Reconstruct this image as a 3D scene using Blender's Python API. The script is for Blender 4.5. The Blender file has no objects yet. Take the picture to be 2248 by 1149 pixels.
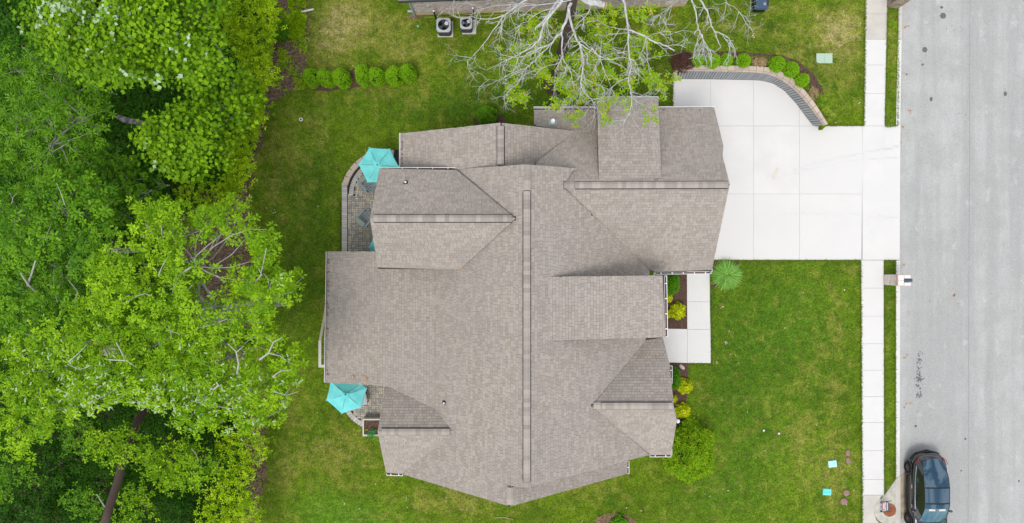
import bpy, math, random
import numpy as np
from mathutils import Vector, Matrix
from mathutils.geometry import tessellate_polygon

random.seed(7)
rng = np.random.default_rng(7)
scene = bpy.context.scene
COL = scene.collection

# ------------------------------------------------------------------ camera, sky, sun, exposure
H = 37.0          # drone height in metres
K = 40.0          # photograph pixels per metre on the ground
CX, CY = 1124.0, 574.5

cam_d = bpy.data.cameras.new('camera')
cam = bpy.data.objects.new('camera', cam_d)
COL.objects.link(cam)
cam.location = (0, 0, H)
cam.rotation_euler = (0, 0, 0)
cam_d.sensor_width = 36
cam_d.lens = 18 * H / (CX / K)
cam_d.clip_start = 0.5
cam_d.clip_end = 1500
scene.camera = cam

SUN_EL, SUN_AZ = math.radians(65), math.radians(200)   # azimuth clockwise from north (+y): light from the south-south-west
world = bpy.data.worlds.new("World")
scene.world = world
world.use_nodes = True
wn, wl = world.node_tree.nodes, world.node_tree.links
wn.clear()
w_out = wn.new('ShaderNodeOutputWorld')
w_bg = wn.new('ShaderNodeBackground')
w_sky = wn.new('ShaderNodeTexSky')
w_sky.sky_type = 'NISHITA'
w_sky.sun_disc = False
w_sky.sun_elevation = SUN_EL
w_sky.sun_rotation = SUN_AZ
w_sky.air_density = 1.0
w_sky.dust_density = 1.5
# thin broken cloud over the blue
w_tc = wn.new('ShaderNodeTexCoord')
w_noise = wn.new('ShaderNodeTexNoise')
w_noise.inputs['Scale'].default_value = 5.5
w_noise.inputs['Detail'].default_value = 8
w_noise.inputs['Roughness'].default_value = 0.6
w_ramp = wn.new('ShaderNodeValToRGB')
w_ramp.color_ramp.elements[0].position = 0.43
w_ramp.color_ramp.elements[0].color = (0.10, 0.10, 0.10, 1)
w_ramp.color_ramp.elements[1].position = 0.55
w_ramp.color_ramp.elements[1].color = (1, 1, 1, 1)
w_mix = wn.new('ShaderNodeMix')
w_mix.data_type = 'RGBA'
w_mix.inputs[7].default_value = (9.0, 9.0, 9.2, 1)
wl.new(w_tc.outputs['Generated'], w_noise.inputs['Vector'])
wl.new(w_noise.outputs['Fac'], w_ramp.inputs['Fac'])
wl.new(w_ramp.outputs['Color'], w_mix.inputs[0])
wl.new(w_sky.outputs['Color'], w_mix.inputs[6])
wl.new(w_mix.outputs[2], w_bg.inputs['Color'])
w_bg.inputs['Strength'].default_value = 0.12
wl.new(w_bg.outputs['Background'], w_out.inputs['Surface'])

sun_d = bpy.data.lights.new('sun', 'SUN')
sun_d.energy = 1.5
sun_d.angle = math.radians(24)
sun_d.color = (1.0, 0.965, 0.91)
sun = bpy.data.objects.new('sun', sun_d)
COL.objects.link(sun)
_sd = Vector((math.sin(SUN_AZ) * math.cos(SUN_EL), math.cos(SUN_AZ) * math.cos(SUN_EL), math.sin(SUN_EL)))
sun.rotation_euler = _sd.to_track_quat('Z', 'Y').to_euler()
sun.location = (0, -30, 60)

scene.view_settings.view_transform = 'Standard'
scene.view_settings.look = 'None'
scene.view_settings.exposure = 0.35
scene.view_settings.gamma = 1
scene.view_settings.use_curve_mapping = False
scene.cycles.max_bounces = 6
scene.cycles.diffuse_bounces = 3
scene.cycles.glossy_bounces = 3
scene.cycles.transmission_bounces = 4
scene.cycles.transparent_max_bounces = 4

# ------------------------------------------------------------------ helpers
def W(px, py, z=0.0):
    f = (H - z) / H / K
    return Vector(((px - CX) * f, (CY - py) * f, z))

def tag(o, label=None, cat=None, group=None, kind=None):
    if label: o['label'] = label
    if cat: o['category'] = cat
    if group: o['group'] = group
    if kind: o['kind'] = kind
    return o

def empty(name, loc=(0, 0, 0), rz=0.0, label=None, cat=None, group=None):
    o = bpy.data.objects.new(name, None)
    o.empty_display_size = 0.2
    COL.objects.link(o)
    o.location = loc
    o.rotation_euler = (0, 0, rz)
    return tag(o, label, cat, group)

def link(name, me, parent=None, loc=None, rot=None, scale=None):
    o = bpy.data.objects.new(name, me)
    COL.objects.link(o)
    if parent: o.parent = parent
    if loc is not None: o.location = loc
    if rot is not None: o.rotation_euler = rot
    if scale is not None: o.scale = scale
    return o

def kids(o):
    return [c for c in COL.objects if c.parent == o]

def copy_tree(o, parent=None, children=None):
    c = o.copy()
    COL.objects.link(c)
    if parent: c.parent = parent
    for ch in list(o.children):
        copy_tree(ch, c)
    return c

class MB:
    """collects polygons for ONE mesh object"""
    def __init__(s):
        s.v, s.f, s.t = [], [], []
    def face(s, pts, tone=0.0):
        b = len(s.v)
        s.v.extend([tuple(p) for p in pts])
        s.f.append(tuple(range(b, b + len(pts))))
        s.t.append(tone)
    def box(s, c, d, rz=0.0, tone=0.0, top_inset=0.0, M=None):
        x, y, z = d[0] / 2, d[1] / 2, d[2] / 2
        R = Matrix.Rotation(rz, 3, 'Z') if M is None else M
        b = len(s.v)
        for sz in (-1, 1):
            k = top_inset if sz > 0 else 0
            for sx, sy in ((-1, -1), (1, -1), (1, 1), (-1, 1)):
                p = R @ Vector((sx * (x - k), sy * (y - k), sz * z)) + Vector(c)
                s.v.append(tuple(p))
        for q in ((3, 2, 1, 0), (4, 5, 6, 7), (0, 1, 5, 4), (1, 2, 6, 5), (2, 3, 7, 6), (3, 0, 4, 7)):
            s.f.append(tuple(b + i for i in q)); s.t.append(tone)
    def block(s, c, d, rz=0.0, tone=0.0, bev=0.01):
        """box with a chamfered top edge"""
        x, y, z = d[0] / 2, d[1] / 2, d[2] / 2
        R = Matrix.Rotation(rz, 3, 'Z')
        b = len(s.v)
        for hz, k in ((-z, 0), (z - bev, 0), (z, bev)):
            for sx, sy in ((-1, -1), (1, -1), (1, 1), (-1, 1)):
                s.v.append(tuple(R @ Vector((sx * (x - k), sy * (y - k), hz)) + Vector(c)))
        for l in (0, 4):
            for i in range(4):
                j = (i + 1) % 4
                s.f.append((b + l + i, b + l + j, b + l + 4 + j, b + l + 4 + i)); s.t.append(tone)
        s.f.append((b + 8, b + 9, b + 10, b + 11)); s.t.append(tone)
    def tube(s, pts, radii, n=6, tone=0.0, cap=True):
        pts = [Vector(p) for p in pts]
        if not hasattr(radii, '__len__'): radii = [radii] * len(pts)
        b = len(s.v)
        up = Vector((0, 0, 1))
        for i, p in enumerate(pts):
            d = (pts[min(i + 1, len(pts) - 1)] - pts[max(i - 1, 0)])
            if d.length < 1e-6: d = Vector((0, 0, 1))
            d.normalize()
            a = d.cross(up) if abs(d.z) < 0.95 else d.cross(Vector((1, 0, 0)))
            a.normalize(); c = d.cross(a)
            for k in range(n):
                t = 2 * math.pi * k / n
                s.v.append(tuple(p + (a * math.cos(t) + c * math.sin(t)) * radii[i]))
        for i in range(len(pts) - 1):
            for k in range(n):
                k2 = (k + 1) % n
                s.f.append((b + i * n + k, b + i * n + k2, b + (i + 1) * n + k2, b + (i + 1) * n + k)); s.t.append(tone)
        if cap:
            s.f.append(tuple(b + k for k in reversed(range(n)))); s.t.append(tone)
            e = b + (len(pts) - 1) * n
            s.f.append(tuple(e + k for k in range(n))); s.t.append(tone)
    def prism(s, poly, z0, z1, tone=0.0):
        """poly: list of (x,y) any order; vertical prism"""
        a = sum(poly[i][0] * poly[(i + 1) % len(poly)][1] - poly[(i + 1) % len(poly)][0] * poly[i][1] for i in range(len(poly)))
        if a < 0: poly = poly[::-1]
        n = len(poly); b = len(s.v)
        for z in (z0, z1):
            for p in poly: s.v.append((p[0], p[1], z if not callable(z) else z(p[0], p[1])))
        for i in range(n):
            j = (i + 1) % n
            s.f.append((b + i, b + j, b + n + j, b + n + i)); s.t.append(tone)
        tris = tessellate_polygon([[Vector((p[0], p[1], 0)) for p in poly]])
        for t in tris:
            A, B, C = (Vector((poly[k][0], poly[k][1], 0)) for k in t)
            t = tuple(t) if (B - A).cross(C - A).z > 0 else tuple(reversed(t))
            s.f.append(tuple(b + n + k for k in t)); s.t.append(tone)
            s.f.append(tuple(b + k for k in reversed(t))); s.t.append(tone)
    def lathe(s, prof, n=16, c=(0, 0, 0), tone=0.0, ph=0.0):
        b = len(s.v)
        for r, z in prof:
            for k in range(n):
                t = 2 * math.pi * k / n + ph
                s.v.append((c[0] + r * math.cos(t), c[1] + r * math.sin(t), c[2] + z))
        for i in range(len(prof) - 1):
            for k in range(n):
                k2 = (k + 1) % n
                s.f.append((b + i * n + k, b + i * n + k2, b + (i + 1) * n + k2, b + (i + 1) * n + k)); s.t.append(tone)
        e = b + (len(prof) - 1) * n
        s.f.append(tuple(e + k for k in range(n))); s.t.append(tone)
    def mesh(s, name, m, smooth=False, usetone=True):
        me = bpy.data.meshes.new(name)
        me.from_pydata(s.v, [], s.f)
        if usetone:
            at = me.attributes.new('tone', 'FLOAT', 'FACE')
            at.data.foreach_set('value', np.array(s.t, dtype=np.float32))
        me.materials.append(m)
        if smooth: me.polygons.foreach_set('use_smooth', [True] * len(me.polygons))
        me.update()
        return me
    def build(s, name, m, parent=None, loc=None, smooth=False):
        return link(name, s.mesh(name, m, smooth), parent, loc)

def np_mesh(name, V, F, m, tone=None, smooth=False):
    """V (n,3) F (m,k) numpy"""
    me = bpy.data.meshes.new(name)
    V = np.asarray(V, dtype=np.float32); F = np.asarray(F, dtype=np.int32)
    k = F.shape[1]
    me.vertices.add(len(V)); me.vertices.foreach_set('co', V.ravel())
    me.loops.add(F.size); me.loops.foreach_set('vertex_index', F.ravel())
    me.polygons.add(len(F))
    me.polygons.foreach_set('loop_start', np.arange(0, F.size, k, dtype=np.int32))
    me.polygons.foreach_set('loop_total', np.full(len(F), k, dtype=np.int32))
    me.update(calc_edges=True)
    if tone is not None:
        at = me.attributes.new('tone', 'FLOAT', 'FACE')
        at.data.foreach_set('value', np.asarray(tone, dtype=np.float32))
    if smooth: me.polygons.foreach_set('use_smooth', np.ones(len(F), dtype=bool))
    me.materials.append(m)
    return me

def inpoly(X, Y, poly):
    X = np.asarray(X); Y = np.asarray(Y)
    r = np.zeros(X.shape, dtype=bool)
    n = len(poly); j = n - 1
    for i in range(n):
        xi, yi = poly[i][0], poly[i][1]; xj, yj = poly[j][0], poly[j][1]
        c = ((yi > Y) != (yj > Y)) & (X < (xj - xi) * (Y - yi) / ((yj - yi) if yj != yi else 1e-9) + xi)
        r ^= c; j = i
    return r

def pxpoly(l, z=0.0):
    return [tuple(W(a, b, z)[:2]) for a, b in l]

# ------------------------------------------------------------------ materials
def srgb(r, g, b):
    return tuple(((c / 255) / 12.92 if c / 255 <= 0.04045 else (((c / 255) + 0.055) / 1.055) ** 2.4) for c in (r, g, b)) + (1,)

def mat(name, col, rough=0.85, col2=None, scale2=1.0, thr=(0.4, 0.6), tone=None, rand=None, fine=0.0, finescale=40.0,
        bump=0.0, bumpscale=60.0, metal=0.0, spec=0.3, coat=0.0, transl=0.0, stretch=None, back=None, detail=6):
    m = bpy.data.materials.new(name); m.use_nodes = True
    n, l = m.node_tree.nodes, m.node_tree.links
    n.clear()
    out = n.new('ShaderNodeOutputMaterial'); bs = n.new('ShaderNodeBsdfPrincipled')
    bs.inputs['Roughness'].default_value = rough
    bs.inputs['Metallic'].default_value = metal
    bs.inputs['Specular IOR Level'].default_value = spec
    bs.inputs['Coat Weight'].default_value = coat
    bs.inputs['Coat Roughness'].default_value = 0.05
    geo = n.new('ShaderNodeNewGeometry')
    pos = geo.outputs['Position']
    if stretch:
        mp = n.new('ShaderNodeMapping'); mp.inputs['Scale'].default_value = stretch
        l.new(pos, mp.inputs['Vector']); pos = mp.outputs['Vector']
    def noise(sc, det=detail, ro=0.6):
        t = n.new('ShaderNodeTexNoise'); t.inputs['Scale'].default_value = sc
        t.inputs['Detail'].default_value = det; t.inputs['Roughness'].default_value = ro
        l.new(pos, t.inputs['Vector']); return t.outputs['Fac']
    def mrange(v, a, b, c, d):
        t = n.new('ShaderNodeMapRange'); t.inputs[1].default_value = a; t.inputs[2].default_value = b
        t.inputs[3].default_value = c; t.inputs[4].default_value = d
        l.new(v, t.inputs[0]); return t.outputs[0]
    def mix(f, a, b, mode='MIX'):
        t = n.new('ShaderNodeMix'); t.data_type = 'RGBA'; t.blend_type = mode
        if isinstance(f, (int, float)): t.inputs[0].default_value = f
        else: l.new(f, t.inputs[0])
        for k, x in ((6, a), (7, b)):
            if isinstance(x, tuple): t.inputs[k].default_value = x
            else: l.new(x, t.inputs[k])
        return t.outputs[2]
    c = col
    if col2: c = mix(mrange(noise(scale2), thr[0], thr[1], 0, 1), c, col2)
    if tone:
        at = n.new('ShaderNodeAttribute'); at.attribute_name = 'tone'
        c = mix(at.outputs['Fac'], c, tone)
    if rand:
        oi = n.new('ShaderNodeObjectInfo'); c = mix(oi.outputs['Random'], c, rand)
    if back: c = mix(geo.outputs['Backfacing'], c, back)
    if fine:
        v = mrange(noise(finescale, 3, 0.7), 0.25, 0.75, 1 - fine, 1 + fine)
        t = n.new('ShaderNodeVectorMath'); t.operation = 'SCALE'
        if isinstance(c, tuple): t.inputs[0].default_value = c[:3]
        else: l.new(c, t.inputs[0])
        l.new(v, t.inputs['Scale']); c = t.outputs[0]
    if isinstance(c, tuple): bs.inputs['Base Color'].default_value = c
    else: l.new(c, bs.inputs['Base Color'])
    if bump:
        b = n.new('ShaderNodeBump'); b.inputs['Strength'].default_value = bump; b.inputs['Distance'].default_value = 0.02
        l.new(noise(bumpscale, 4), b.inputs['Height']); l.new(b.outputs[0], bs.inputs['Normal'])
    sh = bs.outputs[0]
    if transl:
        tr = n.new('ShaderNodeBsdfTranslucent')
        if isinstance(c, tuple): tr.inputs[0].default_value = c
        else: l.new(c, tr.inputs[0])
        ms = n.new('ShaderNodeMixShader'); ms.inputs[0].default_value = transl
        l.new(sh, ms.inputs[1]); l.new(tr.outputs[0], ms.inputs[2]); sh = ms.outputs[0]
    l.new(sh, out.inputs['Surface'])
    return m

def rgb(r, g, b): return (r, g, b, 1)

M = dict(
    shingle=mat('shingle', rgb(.385, .34, .293), .95, tone=rgb(.298, .262, .228), fine=.06, finescale=90, col2=rgb(.355, .32, .283), scale2=.35),
    shingle_one=mat('shingle_one', rgb(.385, .34, .293), .95, rand=rgb(.29, .255, .22), fine=.10, finescale=90),
    ridge_cap=mat('ridge_cap', rgb(.39, .345, .30), .95, rand=rgb(.27, .24, .21), fine=.10, finescale=90),
    roof_deck=mat('roof_deck', rgb(.06, .052, .048), .95),
    vent_slot=mat('vent_slot', rgb(.02, .02, .03), .8),
    white_trim=mat('white_trim', rgb(.78, .78, .78), .5, fine=.05, finescale=8),
    gutter_dark=mat('gutter_dark', rgb(.06, .045, .04), .9, col2=rgb(.16, .08, .05), scale2=5),
    siding=mat('siding', rgb(.42, .37, .31), .9, fine=.1, finescale=10),
    concrete=mat('concrete', rgb(.66, .645, .615), .9, col2=rgb(.585, .575, .555), scale2=.7, thr=(.38, .72), rand=rgb(.63, .618, .592), fine=.025, finescale=60, bump=.1),
    concrete_old=mat('concrete_old', rgb(.54, .51, .45), .9, col2=rgb(.48, .455, .41), scale2=1.2, fine=.05, finescale=30),
    apron=mat('apron', rgb(.52, .50, .42), .9, col2=rgb(.40, .39, .33), scale2=3, fine=.08, finescale=30),
    gutter_pan=mat('gutter_pan', rgb(.42, .34, .23), .9, col2=rgb(.3, .25, .18), scale2=3, fine=.1, finescale=20),
    joint=mat('joint', rgb(.44, .43, .41), .95, fine=.2, finescale=20),
    joint_pale=mat('joint_pale', rgb(.50, .49, .46), .95, fine=.1, finescale=20),
    dirt_mark=mat('dirt_mark', rgb(.62, .565, .49), .9, fine=.05), tyre_mark=mat('tyre_mark', rgb(.585, .58, .57), .9, fine=.06, finescale=30),
    wall_face=mat('wall_face', rgb(.31, .325, .33), .9, rand=rgb(.25, .265, .275), fine=.08, finescale=30),
    cap_stone=mat('cap_stone', rgb(.52, .43, .34), .9, rand=rgb(.42, .35, .30), fine=.12, finescale=15),
    paver=mat('paver', rgb(.52, .46, .36), .9, tone=rgb(.30, .29, .28), fine=.15, finescale=14),
    paver_one=mat('paver_one', rgb(.54, .47, .36), .9, rand=rgb(.29, .28, .27), fine=.15, finescale=14),
    border_block=mat('border_block', rgb(.56, .54, .51), .9, rand=rgb(.44, .41, .38), fine=.12, finescale=20),
    sand=mat('sand', rgb(.035, .032, .028), .95),
    mulch=mat('mulch', rgb(.085, .045, .032), .95, col2=rgb(.15, .09, .065), scale2=14, thr=(.45, .65), fine=.35, finescale=45, bump=.8, bumpscale=40),
    chip=mat('chip', rgb(.16, .10, .07), .9, tone=rgb(.06, .035, .028)),
    straw=mat('straw', rgb(.48, .33, .21), .95, tone=rgb(.28, .18, .12), fine=.2),
    teal=mat('teal', rgb(.23, .80, .79), .75, col2=rgb(.17, .70, .70), scale2=2.2, thr=(.4, .6), fine=.02, finescale=3, transl=.2, spec=.2),
    metal_dark=mat('metal_dark', rgb(.06, .065, .07), .5),
    pole=mat('pole', rgb(.25, .22, .2), .4, metal=.6),
    chair=mat('chair', rgb(.22, .28, .31), .6, fine=.1, finescale=10),
    cushion=mat('cushion', rgb(.27, .32, .27), .9, col2=rgb(.42, .22, .12), scale2=7, thr=(.6, .64)),
    deck_wood=mat('deck_wood', rgb(.45, .39, .29), .8, fine=.15, finescale=12),
    deck_white=mat('deck_white', rgb(.6, .57, .5), .7, fine=.06, finescale=12),
    deck_dark=mat('deck_dark', rgb(.10, .06, .05), .9),
    grey_top=mat('grey_top', rgb(.42, .44, .46), .6),
    soil=mat('soil', rgb(.06, .035, .028), .95, col2=rgb(.16, .10, .07), scale2=12, bump=.8, bumpscale=30),
    brick=mat('brick', rgb(.66, .58, .54), .9, tone=rgb(.42, .35, .33), fine=.25, finescale=14),
    brick_pale=mat('brick_pale', rgb(.80, .72, .66), .9, tone=rgb(.60, .53, .48), fine=.2, finescale=20),
    stone=mat('stone', rgb(.40, .33, .25), .9, tone=rgb(.20, .16, .13), fine=.2, finescale=20),
    mortar=mat('mortar', rgb(.45, .42, .38), .95),
    cap_brick=mat('cap_brick', rgb(.78, .72, .66), .85, rand=rgb(.68, .60, .53), fine=.08),
    cap_red=mat('cap_red', rgb(.50, .30, .25), .85, fine=.1),
    foundation=mat('foundation', rgb(.62, .48, .30), .9, fine=.1, finescale=8),
    eave=mat('eave', rgb(.045, .055, .055), .8),
    pipe_grey=mat('pipe_grey', rgb(.36, .42, .44), .5),
    bluebox=mat('bluebox', rgb(.045, .085, .13), .4),
    ac_rim=mat('ac_rim', rgb(.40, .43, .46), .5),
    ac_body=mat('ac_body', rgb(.055, .065, .08), .6),
    ac_blade=mat('ac_blade', rgb(.05, .06, .07), .3),
    ac_sky_glint=mat('ac_sky_glint', rgb(.8, .76, .76), .5),  # near-white that paints the sky's reflection on the fan
    red=mat('red', rgb(.5, .03, .04), .5),
    black=mat('black', rgb(.012, .012, .014), .5),
    rubber=mat('rubber', rgb(.02, .02, .022), .8),
    hose=mat('hose', rgb(.02, .03, .025), .5),
    util_green=mat('util_green', rgb(.38, .50, .38), .7, fine=.1, finescale=12),
    util_teal=mat('util_teal', rgb(.08, .60, .52), .6, col2=rgb(.2, .66, .6), scale2=5),
    util_pale=mat('util_pale', rgb(.42, .76, .74), .6, fine=.05),
    rock_brown=mat('rock_brown', rgb(.27, .175, .14), .9, fine=.25, finescale=25, bump=.5),
    pale_stone=mat('pale_stone', rgb(.42, .40, .34), .9, fine=.15, finescale=20),
    white=mat('white', rgb(.8, .8, .8), .4),
    rust=mat('rust', rgb(.33, .12, .05), .8, col2=rgb(.20, .075, .045), scale2=9, fine=.2, finescale=40, bump=.6),
    stain=mat('stain', rgb(.13, .13, .13), .9, fine=.2, finescale=20),
    pale_stain=mat('pale_stain', rgb(.52, .53, .53), .9, fine=.05, finescale=20),
    car_paint=mat('car_paint', rgb(.006, .008, .011), .18, coat=1.0, spec=.6),
    car_top_sky_tint=mat('car_top_sky_tint', rgb(.03, .085, .13), .05, coat=1.0, spec=.8, metal=.6),  # blue metallic tint paints the sky's reflection into the roof and rear window
    car_glass_sky_tint=mat('car_glass_sky_tint', rgb(.012, .11, .15), .05, spec=.9, coat=1.0, metal=.35),  # blue base colour stands in for sky mirrored in the windscreen
    car_side=mat('car_side', rgb(.012, .016, .014), .08, spec=.6, coat=1),
    chrome=mat('chrome', rgb(.6, .62, .65), .15, metal=1),
    tail=mat('tail', rgb(.35, .01, .01), .2, coat=1),
    plate=mat('plate', rgb(.7, .7, .7), .5),
    sign_blue=mat('sign_blue', rgb(.05, .10, .20), .5),
    sign_white=mat('sign_white', rgb(.8, .8, .82), .5),
    sign_red=mat('sign_red', rgb(.75, .16, .15), .5),
    bark_pale=mat('bark_pale', rgb(.54, .54, .52), .9, col2=rgb(.36, .36, .34), scale2=6, fine=.15, finescale=30),
    bark_dark=mat('bark_dark', rgb(.085, .06, .048), .95, fine=.3, finescale=16, bump=.8, bumpscale=20),
    bark_grey=mat('bark_grey', rgb(.40, .39, .36), .95, fine=.25, finescale=16),
    cut_wood=mat('cut_wood', rgb(.60, .36, .20), .8),
    leaf_litter=mat('leaf_litter', rgb(.38, .20, .10), .9, tone=rgb(.6, .42, .24)),
    litter_pale=mat('litter_pale', rgb(.62, .48, .36), .9, tone=rgb(.75, .72, .62)),
)
def leafmat(name, a, b, back=None, tr=.22):
    return mat(name, a, .6, tone=b, transl=tr, spec=.14, back=back)
M.update(
    leaf_tulip=leafmat('leaf_tulip', rgb(.045, .15, .003), rgb(.27, .48, .008)),
    leaf_pale=leafmat('leaf_pale', rgb(.34, .50, .26), rgb(.50, .62, .42)),
    leaf_yellow=leafmat('leaf_yellow', rgb(.12, .30, .003), rgb(.50, .68, .008)),
    leaf_mid=leafmat('leaf_mid', rgb(.032, .13, .005), rgb(.20, .42, .014)),
    leaf_oak=leafmat('leaf_oak', rgb(.06, .20, .002), rgb(.37, .60, .014)),
    leaf_oakp=leafmat('leaf_oakp', rgb(.36, .48, .24), rgb(.46, .56, .34)),
    leaf_dark=leafmat('leaf_dark', rgb(.012, .06, .003), rgb(.055, .17, .006)),  # green darkened to stand in for shade under trees and inside shrubs
    leaf_box=leafmat('leaf_box', rgb(.10, .30, .004), rgb(.34, .60, .012)),
    leaf_hedge=leafmat('leaf_hedge', rgb(.05, .22, .003), rgb(.19, .44, .008)),
    leaf_gold=leafmat('leaf_gold', rgb(.26, .38, .004), rgb(.66, .68, .01)),
    leaf_bush=leafmat('leaf_bush', rgb(.075, .26, .003), rgb(.42, .60, .015)),
    leaf_red=leafmat('leaf_red', rgb(.06, .025, .022), rgb(.22, .11, .08)),
    leaf_dry=leafmat('leaf_dry', rgb(.35, .25, .10), rgb(.6, .45, .25)),
    leaf_grass=leafmat('leaf_grass', rgb(.10, .34, .02), rgb(.46, .72, .20)),
    leaf_dead=leafmat('leaf_dead', rgb(.12, .30, .004), rgb(.42, .56, .008)),
    grass=leafmat('grass', rgb(.05, .14, .004), rgb(.26, .32, .04), tr=.15),
)

# ------------------------------------------------------------------ ground materials
def nt(name, rough=.9):
    m = bpy.data.materials.new(name); m.use_nodes = True
    n, l = m.node_tree.nodes, m.node_tree.links
    bs = n['Principled BSDF']; bs.inputs['Roughness'].default_value = rough
    bs.inputs['Specular IOR Level'].default_value = .2
    geo = n.new('ShaderNodeNewGeometry')
    def noise(sc, det=5, ro=.6, st=None, dist=0.0):
        t = n.new('ShaderNodeTexNoise'); t.inputs['Scale'].default_value = sc
        t.inputs['Detail'].default_value = det; t.inputs['Roughness'].default_value = ro
        t.inputs['Distortion'].default_value = dist
        if st:
            mp = n.new('ShaderNodeMapping'); mp.inputs['Scale'].default_value = st
            l.new(geo.outputs['Position'], mp.inputs['Vector']); l.new(mp.outputs[0], t.inputs['Vector'])
        else: l.new(geo.outputs['Position'], t.inputs['Vector'])
        return t.outputs['Fac']
    def mr(v, a, b, c=0., d=1.):
        t = n.new('ShaderNodeMapRange'); t.interpolation_type = 'SMOOTHSTEP'
        for i, x in enumerate((a, b, c, d)): t.inputs[i + 1].default_value = x
        l.new(v, t.inputs[0]); return t.outputs[0]
    def mix(f, a, b):
        t = n.new('ShaderNodeMix'); t.data_type = 'RGBA'
        if isinstance(f, (int, float)): t.inputs[0].default_value = f
        else: l.new(f, t.inputs[0])
        for k, x in ((6, a), (7, b)):
            if isinstance(x, tuple): t.inputs[k].default_value = x
            else: l.new(x, t.inputs[k])
        return t.outputs[2]
    def math_(op, a, b):
        t = n.new('ShaderNodeMath'); t.operation = op
        for k, x in ((0, a), (1, b)):
            if isinstance(x, (int, float)): t.inputs[k].default_value = x
            else: l.new(x, t.inputs[k])
        return t.outputs[0]
    def scale(c, v):
        t = n.new('ShaderNodeVectorMath'); t.operation = 'SCALE'
        l.new(c, t.inputs[0]); l.new(v, t.inputs['Scale']); return t.outputs[0]
    def attr(nm):
        t = n.new('ShaderNodeAttribute'); t.attribute_name = nm; return t.outputs['Fac']
    def bump(h, st, dist=.03):
        t = n.new('ShaderNodeBump'); t.inputs['Strength'].default_value = st; t.inputs['Distance'].default_value = dist
        l.new(h, t.inputs['Height']); l.new(t.outputs[0], bs.inputs['Normal'])
    return m, bs, l, noise, mr, mix, math_, scale, attr, bump

def lawn_material():
    m, bs, l, noise, mr, mix, mt, scale, attr, bump = nt('lawn', .95)
    g = mix(mr(noise(.35, 4), .38, .62), rgb(.085, .150, .004), rgb(.125, .205, .006))
    g = mix(mt('MULTIPLY', attr('lush'), .75), g, rgb(.042, .125, .006))
    g = mix(mt('MULTIPLY', attr('bright'), .8), g, rgb(.10, .235, .012))
    g = mix(mt('MULTIPLY', mr(noise(.8, 6, .7), .5, .68), .5), g, rgb(.045, .125, .006))
    # yellowed turf
    dn = mt('ADD', mt('MULTIPLY', noise(1.1, 8, .72), .85), mt('MULTIPLY', attr('dry'), .26))
    g = mix(mt('MULTIPLY', mr(dn, .41, .63), .74), g, rgb(.26, .255, .045))
    tn = mt('ADD', mt('MULTIPLY', noise(2.4, 8, .76), .62), mt('MULTIPLY', attr('dry'), .26))
    g = mix(mt('MULTIPLY', mr(tn, .43, .56), .7), g, rgb(.42, .34, .15))
    # bare litter
    ln = mt('ADD', attr('litter'), mt('MULTIPLY', mt('SUBTRACT', noise(1.6, 7, .7), .5), 1.1))
    lc = mix(mr(noise(9, 6, .75), .35, .65), rgb(.09, .055, .038), rgb(.27, .19, .125))
    lc = mix(mt('MULTIPLY', mr(noise(2.3, 6, .7), .55, .66), attr('weedy')), lc, rgb(.10, .22, .012))
    g = mix(mr(ln, .42, .56), g, lc)
    v = mr(noise(11, 6, .85), .36, .64, .5, 1.5)
    v2 = mr(noise(2.6, 7, .8), .36, .64, .7, 1.32)
    g = scale(scale(g, v), v2)
    l.new(g, bs.inputs['Base Color'])
    bump(noise(30, 5, .8), 1.0, .05)
    return m
M['lawn'] = lawn_material()

def asphalt_material():
    m, bs, l, noise, mr, mix, mt, scale, attr, bump = nt('asphalt', .9)
    g = mix(mr(noise(.6, 6, .65), .35, .65), rgb(.365, .366, .350), rgb(.42, .42, .405))
    g = mix(mt('MULTIPLY', mr(noise(.9, 4, .6, st=(1.0, .05, 1)), .4, .6), .8), g, rgb(.335, .338, .325))
    g = mix(mt('MULTIPLY', mr(noise(1.1, 7, .7, st=(1, .6, 1)), .58, .7), .6), g, rgb(.50, .50, .485))
    g = scale(g, mr(noise(20, 5, .9), .36, .64, .82, 1.18))
    g = scale(g, mr(noise(5, 5, .8, st=(1, .25, 1)), .3, .7, .96, 1.04))
    l.new(g, bs.inputs['Base Color'])
    bump(noise(60, 4, .8), .4, .01)
    return m
M['asphalt'] = asphalt_material()

# ------------------------------------------------------------------ terrain
CAPOUT = [(1480, 144), (1546, 144), (1612, 144), (1683, 146), (1715, 155), (1744, 174), (1773, 204.7), (1798, 238.5), (1817.6, 273)]
_co = [W(a, b, .85).to_2d() for a, b in CAPOUT]
def terr(x, y):
    """height of the lawn held by the curved retaining wall"""
    p = Vector((x, y)); best = 1e9; side = 1; end = 0
    for i in range(len(_co) - 1):
        a, b = _co[i], _co[i + 1]; d = b - a
        t = (p - a).dot(d) / d.length_squared
        tc = min(1, max(0, t)); q = a + d * tc; r = (p - q).length
        if r < best - 1e-6:
            best = r; side = d.x * (p.y - a.y) - d.y * (p.x - a.x)
            end = -1 if (i == 0 and t < 0) else (1 if (i == len(_co) - 2 and t > 1) else 0)
    if end == -1: fall = 1.6; side = 1 if y > _co[0].y - .25 else side
    elif end == 1: return 0.0
    else: fall = 3.2
    if side <= 0: return 0.0
    t = min(1, best / fall)
    return .78 * (1 - t * t * (3 - 2 * t))

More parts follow.
